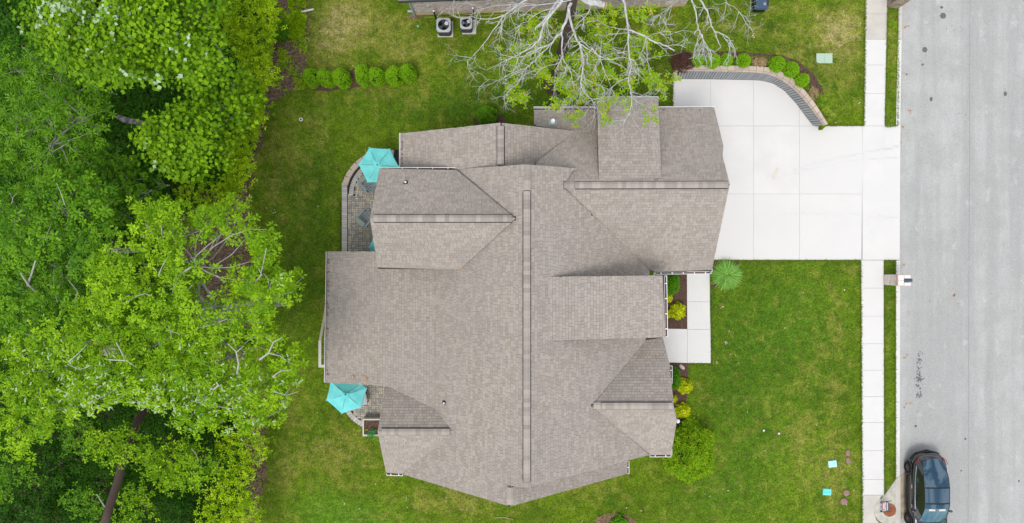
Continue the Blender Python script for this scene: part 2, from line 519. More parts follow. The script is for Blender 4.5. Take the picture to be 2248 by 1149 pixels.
X0, X1, Y0, Y1, ST = -34.0, 21.2, -19.0, 19.0, .2
nx, ny = int(round((X1 - X0) / ST)) + 1, int(round((Y1 - Y0) / ST)) + 1
gx, gy = np.meshgrid(np.linspace(X0, X1, nx), np.linspace(Y0, Y1, ny))
gz = np.zeros_like(gx)
for j in range(ny):
    for i in range(nx):
        if 6.0 < gx[j, i] < 20.9 and gy[j, i] > 6.5:
            gz[j, i] = terr(gx[j, i], gy[j, i])
gz -= .004
PX, PY = gx * K + CX, CY - gy * K
idx = np.arange(nx * ny).reshape(ny, nx)
F = np.stack([idx[:-1, :-1], idx[:-1, 1:], idx[1:, 1:], idx[1:, :-1]], -1).reshape(-1, 4)
me = np_mesh('lawn', np.stack([gx, gy, gz], -1).reshape(-1, 3), F, M['lawn'])
def gauss(l):
    r = np.zeros_like(PX)
    for x, y, sx, sy, a in l:
        r += a * np.exp(-(((PX - x) / sx) ** 2 + ((PY - y) / sy) ** 2))
    return r
edge_y = [-80, 60, 150, 195, 230, 290, 380, 450, 520, 600, 660, 740, 830, 920, 1000, 1060, 1150, 1300]
edge_x = [680, 680, 672, 655, 590, 585, 558, 548, 545, 560, 570, 575, 590, 585, 580, 575, 560, 555]
ex = np.interp(PY, edge_y, edge_x)
litter = np.clip((ex - PX) / 40 + .45, 0, 1)
litter += gauss([(1868, 60, 20, 22, .42), (1800, 25, 18, 14, .4), (1835, 10, 12, 12, .3), (1345, 1142, 40, 14, .7),
                 (1400, 250, 0.01, 1, 0), (1215, 190, 38, 16, .5), (905, 36, 26, 10, .5), (1000, 36, 110, 7, .55), (1050, 265, 34, 14, .45),
                 (575, 1040, 22, 45, .3), (1490, 795, 12, 5, .4)])
lush = gauss([(1730, 760, 150, 170, .8), (1600, 900, 80, 300, .5), (1150, 210, 330, 50, .6), (1900, 40, .01, 1, 0), (700, 450, 60, 150, .45),
              (1955, 640, 20, 60, .6), (1010, 250, 120, 40, .5), (640, 650, 60, 200, .35), (1780, 230, 60, 40, .15)])
bright = gauss([(780, 1150, 110, 50, 1.0), (700, 1100, 60, 40, .5), (1740, 690, 120, 110, .35), (1560, 1100, 120, 50, .3), (1700, 1000, 120, 120, .3)])
dry = gauss([(1820, 800, 60, 220, .2), (1840, 700, 30, 60, .1), (760, 20, 60, 40, .4), (1600, 60, 60, 30, .3), (1720, 130, 60, 30, .3), (600, 420, 20, 60, .3), (800, 1130, .01, 1, 0), (1000, 1080, 100, 25, .3), (800, 60, 110, 60, .45), (900, 110, 90, 40, .4), (720, 100, 60, 70, .5), (1780, 60, 130, 60, .35), (1850, 60, 60, 60, .5), (1740, 950, 60, 90, .3),
             (740, 990, 90, 60, .5), (640, 330, 80, 120, .35), (1280, 1060, 90, 40, .4), (880, 200, 160, 40, .25), (1840, 150, 60, 70, .35),
             (1830, 1040, 70, 90, .35), (1000, 1120, 120, 40, .4), (620, 1030, 40, 50, .4), (1420, 60, 80, 40, .3), (1955, 130, 14, 60, .35), (640, 870, 30, 60, .4)])
weedy = np.clip(gauss([(650, 110, 60, 90, 1.2)]), 0, 1)
for nm, a in (('litter', litter), ('lush', lush), ('bright', bright), ('dry', dry), ('weedy', weedy)):
    at = me.attributes.new(nm, 'FLOAT', 'POINT'); at.data.foreach_set('value', np.clip(a, 0, 1).astype(np.float32).ravel())
me.polygons.foreach_set('use_smooth', np.ones(len(me.polygons), dtype=bool))
tag(link('lawn', me), kind='structure')

def strip(name, x0, x1, y0, y1, z, m):
    mb = MB(); mb.face([(x0, y0, z), (x1, y0, z), (x1, y1, z), (x0, y1, z)])
    return tag(mb.build(name, m), kind='structure')
strip('ground', -700, 700, -700, 700, -.35, M['lawn'])
# verge between pavement and kerb is part of the lawn sheet; the road lies a kerb height lower
ROADZ = -.11
strip('road', 21.0, 34.0, -120, 120, ROADZ, M['asphalt'])
strip('far_verge', 34.0, 60.0, -120, 120, ROADZ + .12, M['lawn'])
strip('side_ground', -60, -34.0, -60, 60, -.01, M['mulch'])
strip('back_ground', -60, 20.9, 19.0, 80, -.01, M['lawn'])
strip('front_ground', -60, 20.9, -80, -19.0, -.01, M['lawn'])

# ------------------------------------------------------------------ concrete: each slab a piece
def slab(mb, px, z0, z1, gap=.006):
    c = [W(a, b, z1).to_2d() for a, b in px]
    cx = sum((p for p in c), Vector((0, 0))) / len(c)
    # shrink for the joint
    q = []
    for p in c:
        d = p - cx
        q.append((p.x - math.copysign(min(gap, abs(d.x)), d.x), p.y - math.copysign(min(gap, abs(d.y)), d.y)))
    mb.prism(q, z0, z1)

def piece(name, px, z0, z1, m, parent, gap=.008):
    mb = MB(); slab(mb, px, z0, z1, gap)
    return mb.build(name, m, parent)

sidewalk = tag(link('sidewalk', (lambda mb: (mb.prism(pxpoly([(1900, -40), (1949, -40), (1942, 277), (1896, 277)]), -.1, .006), mb.prism(pxpoly([(1890, 571), (1940, 571), (1941, 1090), (1893, 1090)]), -.1, .006), mb.mesh('sidewalk_bed', M['joint_pale']))[-1])(MB())), kind='structure')
def lerp(a, b, t): return a + (b - a) * t
ys = [-30, 31, 87, 143, 206, 276.5]
for i in range(5):
    l = lambda y: lerp(1900.5, 1896.5, (y) / 277); r = lambda y: lerp(1948.6, 1941.8, y / 277)
    piece('slab', [(l(ys[i]), ys[i]), (r(ys[i]), ys[i]), (r(ys[i + 1]), ys[i + 1]), (l(ys[i + 1]), ys[i + 1])], -.09, .03, M['concrete_old'] if i < 2 else M['concrete'], sidewalk)
ys = [572, 633, 694.5, 755, 813, 871, 928, 990, 1053, 1087]
for i in range(9):
    l = lambda y: lerp(1890, 1893, (y - 571) / 520); r = lambda y: lerp(1939.5, 1940.5, (y - 571) / 520)
    piece('slab', [(l(ys[i]), ys[i]), (r(ys[i]), ys[i]), (r(ys[i + 1]), ys[i + 1]), (l(ys[i + 1]), ys[i + 1])], -.09, .03, M['concrete'], sidewalk)
piece('slab', [(1893, 1087.5), (1936, 1087.5), (1924, 1110), (1918, 1125), (1924, 1142), (1945, 1165), (1945, 1200), (1894, 1200)], -.09, .03, M['concrete_old'], sidewalk)

kerb = tag(link('kerb', (lambda mb: (mb.box((21.17, 0, -.2), (.12, 60, .1)), mb.mesh('kerb_bed', M['joint']))[-1])(MB())), kind='structure')
def kx(y): return lerp(1973, 1967, min(1, max(0, y / 277))) if y < 277 else 1967
def kr(y): return lerp(1981.5, 1976.5, min(1, max(0, y / 277))) if y < 277 else lerp(1976.3, 1975.5, (y - 571) / 500)
ys = [-40, 31, 87, 146, 214, 277.5]
for i in range(5):
    a, b = ys[i], ys[i + 1]
    piece('kerb_stone', [(kx(a), a), (kr(a), a), (kr(b), b), (kx(b), b)], -.3, .02, M['concrete_old'] if i < 2 else M['concrete'], kerb)
ys = [572, 583, 641, 661, 702, 718, 762, 822, 884, 945, 1005, 1052]
for i in range(len(ys) - 1):
    a, b = ys[i], ys[i + 1]
    piece('kerb_stone', [(kx(a), a), (kr(a), a), (kr(b), b), (kx(b), b)], -.3, .02, M['concrete'], kerb, .005)

# driveway
driveway = tag(link('driveway', (lambda mb: (mb.prism(pxpoly([(1478, 174), (1671, 178), (1722, 200), (1790, 277), (1976, 277), (1976, 571), (1480, 571)]), -.2, -.002), mb.mesh('driveway_bed', M['joint_pale']))[-1])(MB())), kind='structure')
for p in [
    [(1478, 174), (1560, 174.5), (1560, 276.5), (1475, 276.5)],
    [(1560.5, 174.5), (1654, 176.5), (1654, 276.5), (1560.5, 276.5)],
    [(1654.5, 176.5), (1671, 177.5), (1697, 183.5), (1722, 200), (1747, 227), (1755, 238), (1755, 276.5), (1654.5, 276.5)],
    [(1755.5, 239), (1769, 257), (1784, 276.5), (1755.5, 276.5)],
]: piece('slab', p, -.15, .02, M['concrete'], driveway, .0)
for xa, xb in ((1475, 1560), (1560.5, 1654), (1654.5, 1755), (1755.5, 1893)):
    for ya, yb in ((277.2, 426), (426.5, 570.5)):
        piece('slab', [(xa, ya), (xb, ya), (xb, yb), (xa, yb)], -.15, .02, M['concrete'], driveway, .0)
for xa, xb in ((1893.6, 1941), (1941.5, 1977)):
    piece('slab', [(xa, 277.2), (xb, 277.2), (xb if xb < 1950 else 1974.5, 570.5), (xa - 2, 570.5)], -.15, .02 if xb < 1950 else .0, M['concrete'], driveway, .0)

# front walk
walk = tag(link('front_walk', (lambda mb: (mb.prism(pxpoly([(1509, 585), (1558, 585), (1559, 796), (1458, 796), (1456, 723), (1509, 723)]), -.1, .006), mb.mesh('walk_bed', M['joint_pale']))[-1])(MB())), kind='structure')
for p in [[(1508, 575), (1557.5, 575), (1558, 662.5), (1508.5, 662.5)], [(1508.5, 663), (1558, 663), (1559.5, 723.5), (1509, 723.5)],
          [(1509, 724), (1559.5, 724), (1560.5, 797.5), (1509, 797)], [(1420, 721), (1508.5, 723), (1508.5, 797), (1420, 795)]]:
    piece('slab', p, -.09, .05, M['concrete'], walk, .0)

# ------------------------------------------------------------------ planting beds (mulch sheets, with loose chips)
def bed(px, z=.008, name='mulch_bed'):
    mb = MB(); poly = pxpoly(px, z)
    n = 0
    mb.prism(poly, -.02, lambda x, y: z + (terr(x, y) + .012 if x > 8 and y > 8 else 0))
    o = tag(mb.build(name, M['mulch']), kind='structure')
    xs = [p[0] for p in poly]; ysx = [p[1] for p in poly]
    A = (max(xs) - min(xs)) * (max(ysx) - min(ysx)); N = int(A * 220)
    X = rng.uniform(min(xs), max(xs), N); Y = rng.uniform(min(ysx), max(ysx), N)
    k = inpoly(X, Y, poly); X, Y = X[k], Y[k]; N = len(X)
    a = rng.uniform(0, math.pi, N); L = rng.uniform(.02, .06, N); w = rng.uniform(.006, .016, N)
    Z = np.array([z + .02 + (terr(x, y) + .012 if x > 8 and y > 8 else 0) for x, y in zip(X, Y)])
    dx, dy = np.cos(a), np.sin(a)
    P = np.stack([np.stack([X - dx * L - dy * w, Y - dy * L + dx * w, Z], -1), np.stack([X + dx * L - dy * w, Y + dy * L + dx * w, Z + .01], -1),
                  np.stack([X + dx * L + dy * w, Y + dy * L - dx * w, Z + .01], -1), np.stack([X - dx * L + dy * w, Y - dy * L - dx * w, Z], -1)], 1)
    tag(link('bark_chips', np_mesh('bark_chips', P.reshape(-1, 3), np.arange(4 * N).reshape(N, 4)[:, ::-1], M['chip'], rng.random(N))), kind='stuff')
    return o
def wob(l, a=2.0):
    out = []
    for i in range(len(l)):
        p, q = l[i], l[(i + 1) % len(l)]
        n = max(1, int(math.hypot(q[0] - p[0], q[1] - p[1]) / 9))
        for k in range(n):
            t = k / n
            out.append((lerp(p[0], q[0], t) + random.uniform(-a, a) * (k > 0), lerp(p[1], q[1], t) + random.uniform(-a, a) * (k > 0)))
    return out
bed([(1455, 598), (1508, 598), (1508.5, 722), (1455, 722)])
bed(wob([(1468, 798), (1512, 798), (1510, 850), (1505, 900), (1500, 930), (1478, 935), (1470, 860)], 1.5))
bed(wob([(688, 183), (740, 170), (780, 150), (800, 160), (860, 160), (915, 170), (905, 183), (850, 186), (780, 192), (720, 202), (690, 200)], 2))
bed(wob([(1482, 150), (1482, 128), (1530, 122), (1600, 122), (1660, 126), (1710, 130), (1745, 145), (1775, 168), (1790, 195), (1796, 215), (1776, 206), (1746, 176), (1715, 157), (1683, 148)], 1.5))
bed(wob([(1038, 262), (1060, 240), (1090, 245), (1110, 262), (1105, 285), (1050, 285)], 2))
bed(wob([(1560, 573), (1622, 573), (1620, 584), (1580, 590), (1576, 630), (1562, 636)], 2))

# ------------------------------------------------------------------ curved retaining wall with facing blocks and cap stones
def resample(l, n):
    P = [Vector((a, b)) for a, b in l]; L = [0]
    for i in range(1, len(P)): L.append(L[-1] + (P[i] - P[i - 1]).length)
    out = []
    for k in range(n + 1):
        s = L[-1] * k / n
        i = min(len(P) - 2, max(j for j in range(len(L)) if L[j] <= s + 1e-9) if s < L[-1] else len(P) - 2)
        t = (s - L[i]) / (L[i + 1] - L[i]); out.append(P[i].lerp(P[i + 1], t))
    return out
rw = empty('retaining_wall', W(1640, 165), 0, 'curved grey block retaining wall with tan cap stones beside the driveway', 'wall')
def smooth(l, it=2):
    for _ in range(it):
        q = [l[0]]
        for a, b in zip(l[:-1], l[1:]): q += [(a[0] * .75 + b[0] * .25, a[1] * .75 + b[1] * .25), (a[0] * .25 + b[0] * .75, a[1] * .25 + b[1] * .75)]
        l = q + [l[-1]]
    return l
BASE = smooth([(1486, 173.4), (1546, 174), (1612, 175), (1671, 177), (1697, 183.5), (1722, 199.6), (1747, 226.7), (1769, 257), (1785, 276.5)])
CAPIN = smooth([(1492, 155), (1550, 155.5), (1612, 156.5), (1671, 158), (1705, 166.6), (1732, 184.4), (1757, 206), (1783, 238.5), (1810, 276)])
CAPO = smooth(CAPOUT)
off = rw.location
NB = 58
b0, c0 = resample(BASE, NB), resample(CAPIN, NB)
core = MB()
for i in range(NB):
    a, b, c, d = W(*b0[i], .0), W(*b0[i + 1], .0), W(*c0[i + 1], .72), W(*c0[i], .72)
    # recessed core face just behind the blocks
    inw = ((d - a).cross(b - a)).normalized() * .02
    core.face([a + inw * 1, b + inw, c + inw, d + inw][::1])
    mb = MB()
    e = .018
    ab = (b - a).normalized() * e
    n = (b - a).cross(d - a).normalized() * (-.0 + random.uniform(0, .012))
    if n.y > 0: n = -n
    A, B, C, D = a + ab + n, b - ab + n, c - ab + n, d + ab + n
    bk = -((b - a).cross(d - a)).normalized(); bk = bk if bk.y > 0 else -bk; bk *= .03
    mb.face([A, B, C, D]); mb.face([A + bk, A, D, D + bk]); mb.face([B, B + bk, C + bk, C]); mb.face([D, C, C + bk, D + bk])
    me_ = mb.mesh('wall_block', M['wall_face']); me_.transform(Matrix.Translation(-off)); link('wall_block', me_, rw)
me_ = core.mesh('wall_core', M['roof_deck']); me_.transform(Matrix.Translation(-off)); link('wall_core', me_, rw)
NCAP = 24
ci, co = resample(CAPIN, NCAP), resample(CAPO, NCAP)
for layer, (z0, z1, push) in enumerate(((.70, .78, 0.0), (.785, .865, .0))):
    for i in range(NCAP):
        t0, t1 = (0, 1) if layer else (0, 1)
        def q(i, w): 
            a = ci[i].lerp(co[i], w); return a
        wi = -.12 if layer == 0 else .18 + random.uniform(0, .12)
        pts = [q(i, wi), q(i + 1, wi), q(i + 1, 1.0 + random.uniform(-.05, .05)), q(i, 1.0)]
        mb = MB(); pl = [W(p.x, p.y, z1).to_2d() - off.to_2d() for p in pts]
        c = sum(pl, Vector((0, 0))) / 4
        pl = [tuple(c + (p - c) * .955) for p in pl]
        mb.prism(pl, z0, z1)
        mb.build('cap_stone', M['cap_stone'], rw)
for (y0, y1) in ((146, 159), (159.5, 173)):
    mb = MB(); mb.prism([tuple(W(a, b, .5).to_2d() - off.to_2d()) for a, b in ((1480, y0), (1487, y0), (1487, y1), (1480, y1))], 0, .82 if y0 < 150 else .5)
    mb.build('cap_stone', M['cap_stone'], rw)

# ------------------------------------------------------------------ patios: basket-weave pavers, soldier border, cap blocks
def paver_mesh(vert, seed):
    mb = MB(); mb.block((0, 0, 0), (.188, .088, .06), math.pi / 2 if vert else 0, 0, .006)
    return mb.mesh('paver', M['paver_one'])
PM = [paver_mesh(0, 0), paver_mesh(1, 1)]
def patio(nm, inside, bbox, rank, nind, bedpoly, ztop=.03):
    mb = MB(); mb.prism(bedpoly, -.05, ztop - .018)
    root = tag(mb.build(nm, M['sand']), kind='structure')
    cells = []
    x0, x1, y0, y1 = bbox
    for i in range(int((x1 - x0) / .2) + 1):
        for j in range(int((y1 - y0) / .2) + 1):
            cx, cy = x0 + i * .2, y0 + j * .2
            v = (i + j) % 2
            for s in (-.05, .05):
                c = (cx + s, cy) if v else (cx, cy + s)
                if inside(*c): cells.append((c[0], c[1], v))
    cells.sort(key=lambda c: rank(c))
    st = MB()
    for k, (x, y, v) in enumerate(cells):
        dz = random.uniform(-.004, .004)
        if k < nind:
            link('paver', PM[v], root, (x, y, ztop - .03 + dz), (random.uniform(-.01, .01), random.uniform(-.01, .01), random.uniform(-.015, .015)))
        else:
            st.block((x, y, ztop - .03 + dz), (.188, .088, .06), math.pi / 2 if v else 0, random.random() ** 1.5, .006)
    if st.v: tag(st.build('pavers', M['paver'], root), kind='stuff')
    return root
C1 = W(850, 430).to_2d()
def in1(x, y):
    px, py = x * K + CX, CY - y * K
    if px > 880 or py > 575: return False
    if py < 430: return math.hypot(px - 850, py - 430) < 74
    return px > 764
up = patio('upper_patio', in1, (-9.1, -5.9, .0, 6.4), lambda c: c[0], 290,
           pxpoly([(749, 575), (749, 440)] + [(850 + 101 * math.cos(math.radians(a)), 430 - 101 * math.sin(math.radians(a))) for a in range(176, 88, -6)] + [(900, 330), (900, 575)]))
mbb = MB(); mbb.block((0, 0, 0), (.30, .118, .07), 0, 0, .008); border_me = mbb.mesh('border_block', M['border_block'])
y = 402.0
while y < 560:
    for cx_ in ((756.5,)):
        p = W(cx_, y + 2.4); link('border_block', border_me, up, (p.x, p.y, .005), (0, 0, random.uniform(-.02, .02)))
    y += 5.1
a = 178.0
while a > 92:   # soldier ring
    r = 79
    p = W(850 + r * math.cos(math.radians(a)), 430 - r * math.sin(math.radians(a)))
    link('border_block', border_me, up, (p.x, p.y, .006), (0, 0, math.radians(a)), (.8, .95, 1))
    a -= 3.6
mbb = MB(); mbb.block((0, 0, 0), (.30, .42, .24), 0, 0, .012); capb = mbb.mesh('cap_block', M['cap_stone'])
a = 160.0
while a > 84:
    p = W(850 + 94 * math.cos(math.radians(a)), 430 - 94 * math.sin(math.radians(a)))
    link('cap_block', capb, up, (p.x, p.y, .06), (0, 0, math.radians(a)), (1, 1, 1))
    a -= 10.6
C2 = (845, 845)
def in2(x, y):
    px, py = x * K + CX, CY - y * K
    return math.hypot(px - C2[0], py - C2[1]) < 94 and py > 815 and px < 880
lo = patio('lower_patio', in2, (-9.6, -6.2, -9.4, -5.8), lambda c: c[0] * .3 + abs(c[1] + 7.6), 150,
           [tuple(W(C2[0] + 106 * math.cos(math.radians(a)), C2[1] - 106 * math.sin(math.radians(a))).to_2d()) for a in range(150, 276, 7)] + [tuple(W(880, 951).to_2d()), tuple(W(880, 800).to_2d())])
a = 150.0
while a < 272:
    p = W(C2[0] + 100 * math.cos(math.radians(a)), C2[1] - 100 * math.sin(math.radians(a)))
    link('border_block', border_me, lo, (p.x, p.y, .005), (0, 0, math.radians(a)), (.85, 1.25, 1))
    a += 3.6

# ------------------------------------------------------------------ the house
CAMP = Vector((0, 0, H))
def on(pl, px, py):
    """point of the plane z=a+b*x+c*y seen in direction px,py"""
    a, b, c = pl; dx, dy = (px - CX) / K / H, (CY - py) / K / H
    t = (H - a) / (1 + b * dx + c * dy)
    return Vector((dx * t, dy * t, H - t))
PL = dict(
    MW=(7.409, .78, 0), PW=(5.57, .295, 0), ME=(8.328, -.68, 0), LS=(7.368, -.775, 0),
    GS=(4.057, 0, .776), GN=(9.366, 0, -.754), NW=(6.774, .511, 0), NE=(6.205, -.511, 0),
    LN=(9.231, 0, -.854), LSo=(5.95, 0, .897), SWN=(-1.144, 0, -.79), SWS=(11.54, 0, .79),
    SEN=(0.86, 0, -.75), SES=(10.90, 0, .76), FR=(7.60, -.245, 0), DO=(7.98, 0, -.375),
)
ROOF = [  # name, plane, polygon, downhill direction
    ('MW', [(1156.5, 361), (1090, 366), (1000, 372), (1132, 480), (1010, 591), (947, 591), (947, 889), (992, 945), (884, 1041.5), (1120, 1112), (1120, 1066), (1156.5, 1071)], (-1, 0)),
    ('PW', [(718, 552.5), (960, 552.5), (956.5, 600), (956.5, 899), (850, 848), (714, 840)], (-1, 0)),
    ('ME', [(1156.5, 361), (1262, 370), (1238, 405), (1238, 412), (1426, 592), (1421, 744), (1300, 890), (1426, 999), (1372, 1013), (1156.5, 1071)], (1, 0)),
    ('LS', [(1120, 1066), (1156.5, 1068), (1377, 1009), (1377, 1040), (1120, 1112)], (1, 0)),
    ('GS', [(1238, 403.5), (1602, 405), (1562, 596), (1438, 597), (1426, 592), (1238, 412)], (0, -1)),
    ('GN', [(1238, 405), (1602, 405), (1586, 342), (1588, 320), (1568, 238), (1172, 239), (1172, 276), (1262, 288), (1172, 362), (1262, 371)], (0, 1)),
    ('NW', [(1098.5, 270), (880, 293.5), (880, 370), (1000, 373), (1098, 368)], (-1, 0)),
    ('NE', [(1098.5, 270), (1098, 368), (1158, 362), (1175, 364), (1264, 288)], (1, 0)),
    ('LN', [(812.5, 480), (833, 370), (1000, 372), (1132, 480)], (0, 1)),
    ('LSo', [(812.5, 480), (1132, 480), (1010, 591.5), (830, 591)], (0, -1)),
    ('SWN', [(829, 948), (995, 948), (951.5, 893), (850, 848), (845, 852)], (0, 1)),
    ('SWS', [(829, 948), (995, 948), (884, 1041), (848, 1040)], (0, -1)),
    ('SEN', [(1300, 891), (1479, 891), (1470, 800), (1455, 742), (1421, 744)], (0, 1)),
    ('SES', [(1300, 891), (1479, 891), (1486, 922), (1473, 999), (1426, 999)], (0, -1)),
    ('FR', [(1198, 608), (1458, 605), (1460, 740), (1198, 748)], (1, 0)),
    ('DO', [(1310, 216), (1445, 216), (1452, 397), (1315, 398)], (0, 1)),
]
house = empty('brick_house', (0, 0, 0), 0, 'large house with grey brown shingled gable roofs in the middle of the lot', 'house')
slopes = []
indiv_left = 0
all_tabs = []
for nm, px, dn in ROOF:
    pl = PL[nm]
    pts = [on(pl, *p) for p in px]
    n = Vector((-pl[1], -pl[2], 1)).normalized()
    z0 = pts[0]
    # slab with vertical skirt, so that neighbouring planes close
    mb = MB()
    poly = [(p.x, p.y) for p in pts]
    a_, b_, c_ = pl
    area = sum(poly[i][0] * poly[(i + 1) % len(poly)][1] - poly[(i + 1) % len(poly)][0] * poly[i][1] for i in range(len(poly)))
    if area < 0: poly = poly[::-1]
    nn = len(poly)
    top = [Vector((x, y, a_ + b_ * x + c_ * y)) for x, y in poly]
    bot = [p - Vector((0, 0, .20)) for p in top]
    for i in range(nn):
        j = (i + 1) % nn; mb.face([bot[i], bot[j], top[j], top[i]])
    for t in tessellate_polygon([[Vector((p.x, p.y, 0)) for p in top]]):
        A, B, C = (top[k] for k in t)
        if (B - A).cross(C - A).z < 0: t = tuple(reversed(t))
        mb.face([top[k] for k in t]); mb.face([bot[k] for k in reversed(t)])
    deck = mb.build('roof_slope', M['roof_deck'], house)
    slopes.append(deck)
    # local frame: s along the course, u uphill (horizontal measure), courses from the eave up
    down = Vector((dn[0], dn[1])); side = Vector((-dn[1], dn[0]))
    P2 = [(Vector(p).dot(side), -Vector(p).dot(down)) for p in poly]
    u0 = min(p[1] for p in P2); u1 = max(p[1] for p in P2)
    slope = math.hypot(b_, c_); cosv = 1 / math.sqrt(1 + slope * slope)
    step = .147 * cosv
    def inter(u):
        xs = []
        for i in range(nn):
            (sa, ua), (sb, ub) = P2[i], P2[(i + 1) % nn]
            if (ua > u) != (ub > u): xs.append(sa + (sb - sa) * (u - ua) / (ub - ua))
        xs.sort(); return [(xs[k], xs[k + 1]) for k in range(0, len(xs) - 1, 2)]
    u = u0 - .02; row = 0
    st = MB()
    while u < u1 - .01:
        ua, ub = max(u, u0 + .001), min(u + step, u1 - .001)
        if ub - ua < .02: u += step; row += 1; continue
        I0, I1 = inter(ua + .002), inter(ub - .002)
        if len(I0) != len(I1): I0 = I1 = max((I0, I1), key=len)
        for (s0, e0), (s1, e1) in zip(I0, I1):
            smin, smax = min(s0, s1), max(e0, e1)
            s = smin - random.uniform(0, .3)
            while s < smax:
                w = random.choice((.13, .17, .17, .2, .24, .3))
                a, b = s + .004, s + w - .004
                s += w
                q0a, q0b = max(a, s0), min(b, e0); q1a, q1b = max(a, s1), min(b, e1)
                if q0b < q0a: q0a = q0b = max(s0, min(e0, (q0a + q0b) / 2))
                if q1b < q1a: q1a = q1b = max(s1, min(e1, (q1a + q1b) / 2))
                if (q0b - q0a) + (q1b - q1a) < .02: continue
                raised = random.random() < .5
                t0 = .026 if raised else .017; t1 = .006
                tone = random.random() ** 1.2
                def wp(ss, uu, lift):
                    x = side.x * ss - down.x * uu; y = side.y * ss - down.y * uu
                    return Vector((x, y, a_ + b_ * x + c_ * y)) + n * lift
                A, B = wp(q0a, ua + .015, t0), wp(q0b, ua + .015, t0)  # gap bares the near-black deck, drawing the shadow line under each tab edge
                C, D = wp(q1b, ub + .004, t1), wp(q1a, ub + .004, t1)
                A0, B0 = wp(q0a, ua + .015, .0), wp(q0b, ua + .015, .0)
                C0, D0 = wp(q1b, ub, .0), wp(q1a, ub, .0)
                all_tabs.append((A.z, deck, A, B, C, D, A0, B0, C0, D0, tone))
        u += step; row += 1
all_tabs.sort(key=lambda t: -t[0])
cnt = 0
per = {}
for t in all_tabs:
    z, deck, A, B, C, D, A0, B0, C0, D0, tone = t
    single = cnt < 300 and (B - A).length > .12 and (C - D).length > .12
    mb = MB() if single else per.setdefault(deck.name, (deck, MB()))[1]
    c = (A + B + C + D) / 4 if single else Vector((0, 0, 0))
    up_ = (B - A).cross(D - A).z > 0
    def fc(q):
        q = [p - c for p in q]
        mb.face(q if up_ else q[::-1], tone)
    fc([A, B, C, D]); fc([A0, B0, B, A]); fc([D0, A0, A, D]); fc([B0, C0, C, B])
    if single:
        cnt += 1
        o = mb.build('shingle', M['shingle_one'], deck); o.location = c
for deck, mb in per.values():
    tag(mb.build('shingles', M['shingle'], deck), kind='stuff')

# ridge vents: raised strip with cap shingles, dark slot on either side
def ridge(px0, px1, z0, along, w=.30, slope=.75, drop=.05, z1=None, capx=None, nmax=400, slots=True):
    z1 = z0 if z1 is None else z1
    a, b = W(*px0, z0), W(*px1, z1)
    d = (b - a); L = d.length; d.normalize(); s = Vector((-d.y, d.x, 0))
    n = int(L / .19)
    lift = .055 if slots else .03
    if slots:
        for sg in (-1, 1):
            mb = MB()
            p = a + s * sg * (w / 2 + .004); q = b + s * sg * (w / 2 + .004)
            dz = Vector((0, 0, -slope * w / 2 * .5))
            t = s * sg * .028
            mb.face([p + dz + Vector((0, 0, lift)), q + dz + Vector((0, 0, lift)), q + dz + t + Vector((0, 0, -.03)), p + dz + t + Vector((0, 0, -.03))] if sg < 0 else
                    [q + dz + Vector((0, 0, lift)), p + dz + Vector((0, 0, lift)), p + dz + t + Vector((0, 0, -.03)), q + dz + t + Vector((0, 0, -.03))])
            mb.build('ridge_vent_slot', M['vent_slot'], house)
    for i in range(n):
        mb = MB()
        t0, t1 = i / n, (i + 1) / n + .01
        A = Vector((0, 0, 0)); B = d * (L / n - .004)
        h = Vector((0, 0, 1))
        k = slope * w / 2 * .45
        v = []
        for base, li in ((A, .012), (B, .0)):
            v.append([base - s * w / 2 + h * (li - k), base - s * w * .12 + h * (li + .012), base + s * w * .12 + h * (li + .012), base + s * w / 2 + h * (li - k)])
        for k2 in range(3):
            mb.face([v[0][k2], v[0][k2 + 1], v[1][k2 + 1], v[1][k2]][::-1])
        mb.face([v[0][0] - h * .05, v[0][3] - h * .05, v[0][3], v[0][2], v[0][1], v[0][0]][::-1])
        mb.face([v[0][0], v[1][0], v[1][0] - h * .05, v[0][0] - h * .05]); mb.face([v[1][3], v[0][3], v[0][3] - h * .05, v[1][3] - h * .05])
        o = mb.build('ridge_cap', M['ridge_cap'], house); o.location = a + d * (L * t0) + Vector((0, 0, lift))
ridge((1156.5, 1058), (1156.5, 420), 7.9, 'y', slope=.74)
ridge((1156.5, 418), (1159, 362), 7.9, 'y', slope=.74, slots=False)
ridge((1156.5, 1070), (1156.5, 1059), 7.9, 'y', slope=.74, slots=False)
ridge((1598, 406), (1262, 407), 6.75, 'x', slope=.7)
ridge((1261, 407), (1238, 407), 6.75, 'x', slope=.7, slots=False)
ridge((820, 480), (1124, 480), 7.63, 'x', slope=.87)
ridge((1099, 362), (1099, 277), 6.5, 'y', slope=.51)
ridge((838, 948.5), (988, 948.5), 5.2, 'x', slope=.79)
ridge((1476, 891.5), (1320, 891.5), 5.87, 'x', slope=.75)
ridge((1319, 891.5), (1303, 891.5), 5.87, 'x', slope=.75, slots=False)
ridge((1120, 1108), (1120, 1070), 7.43, 'y', slope=.78, slots=False)

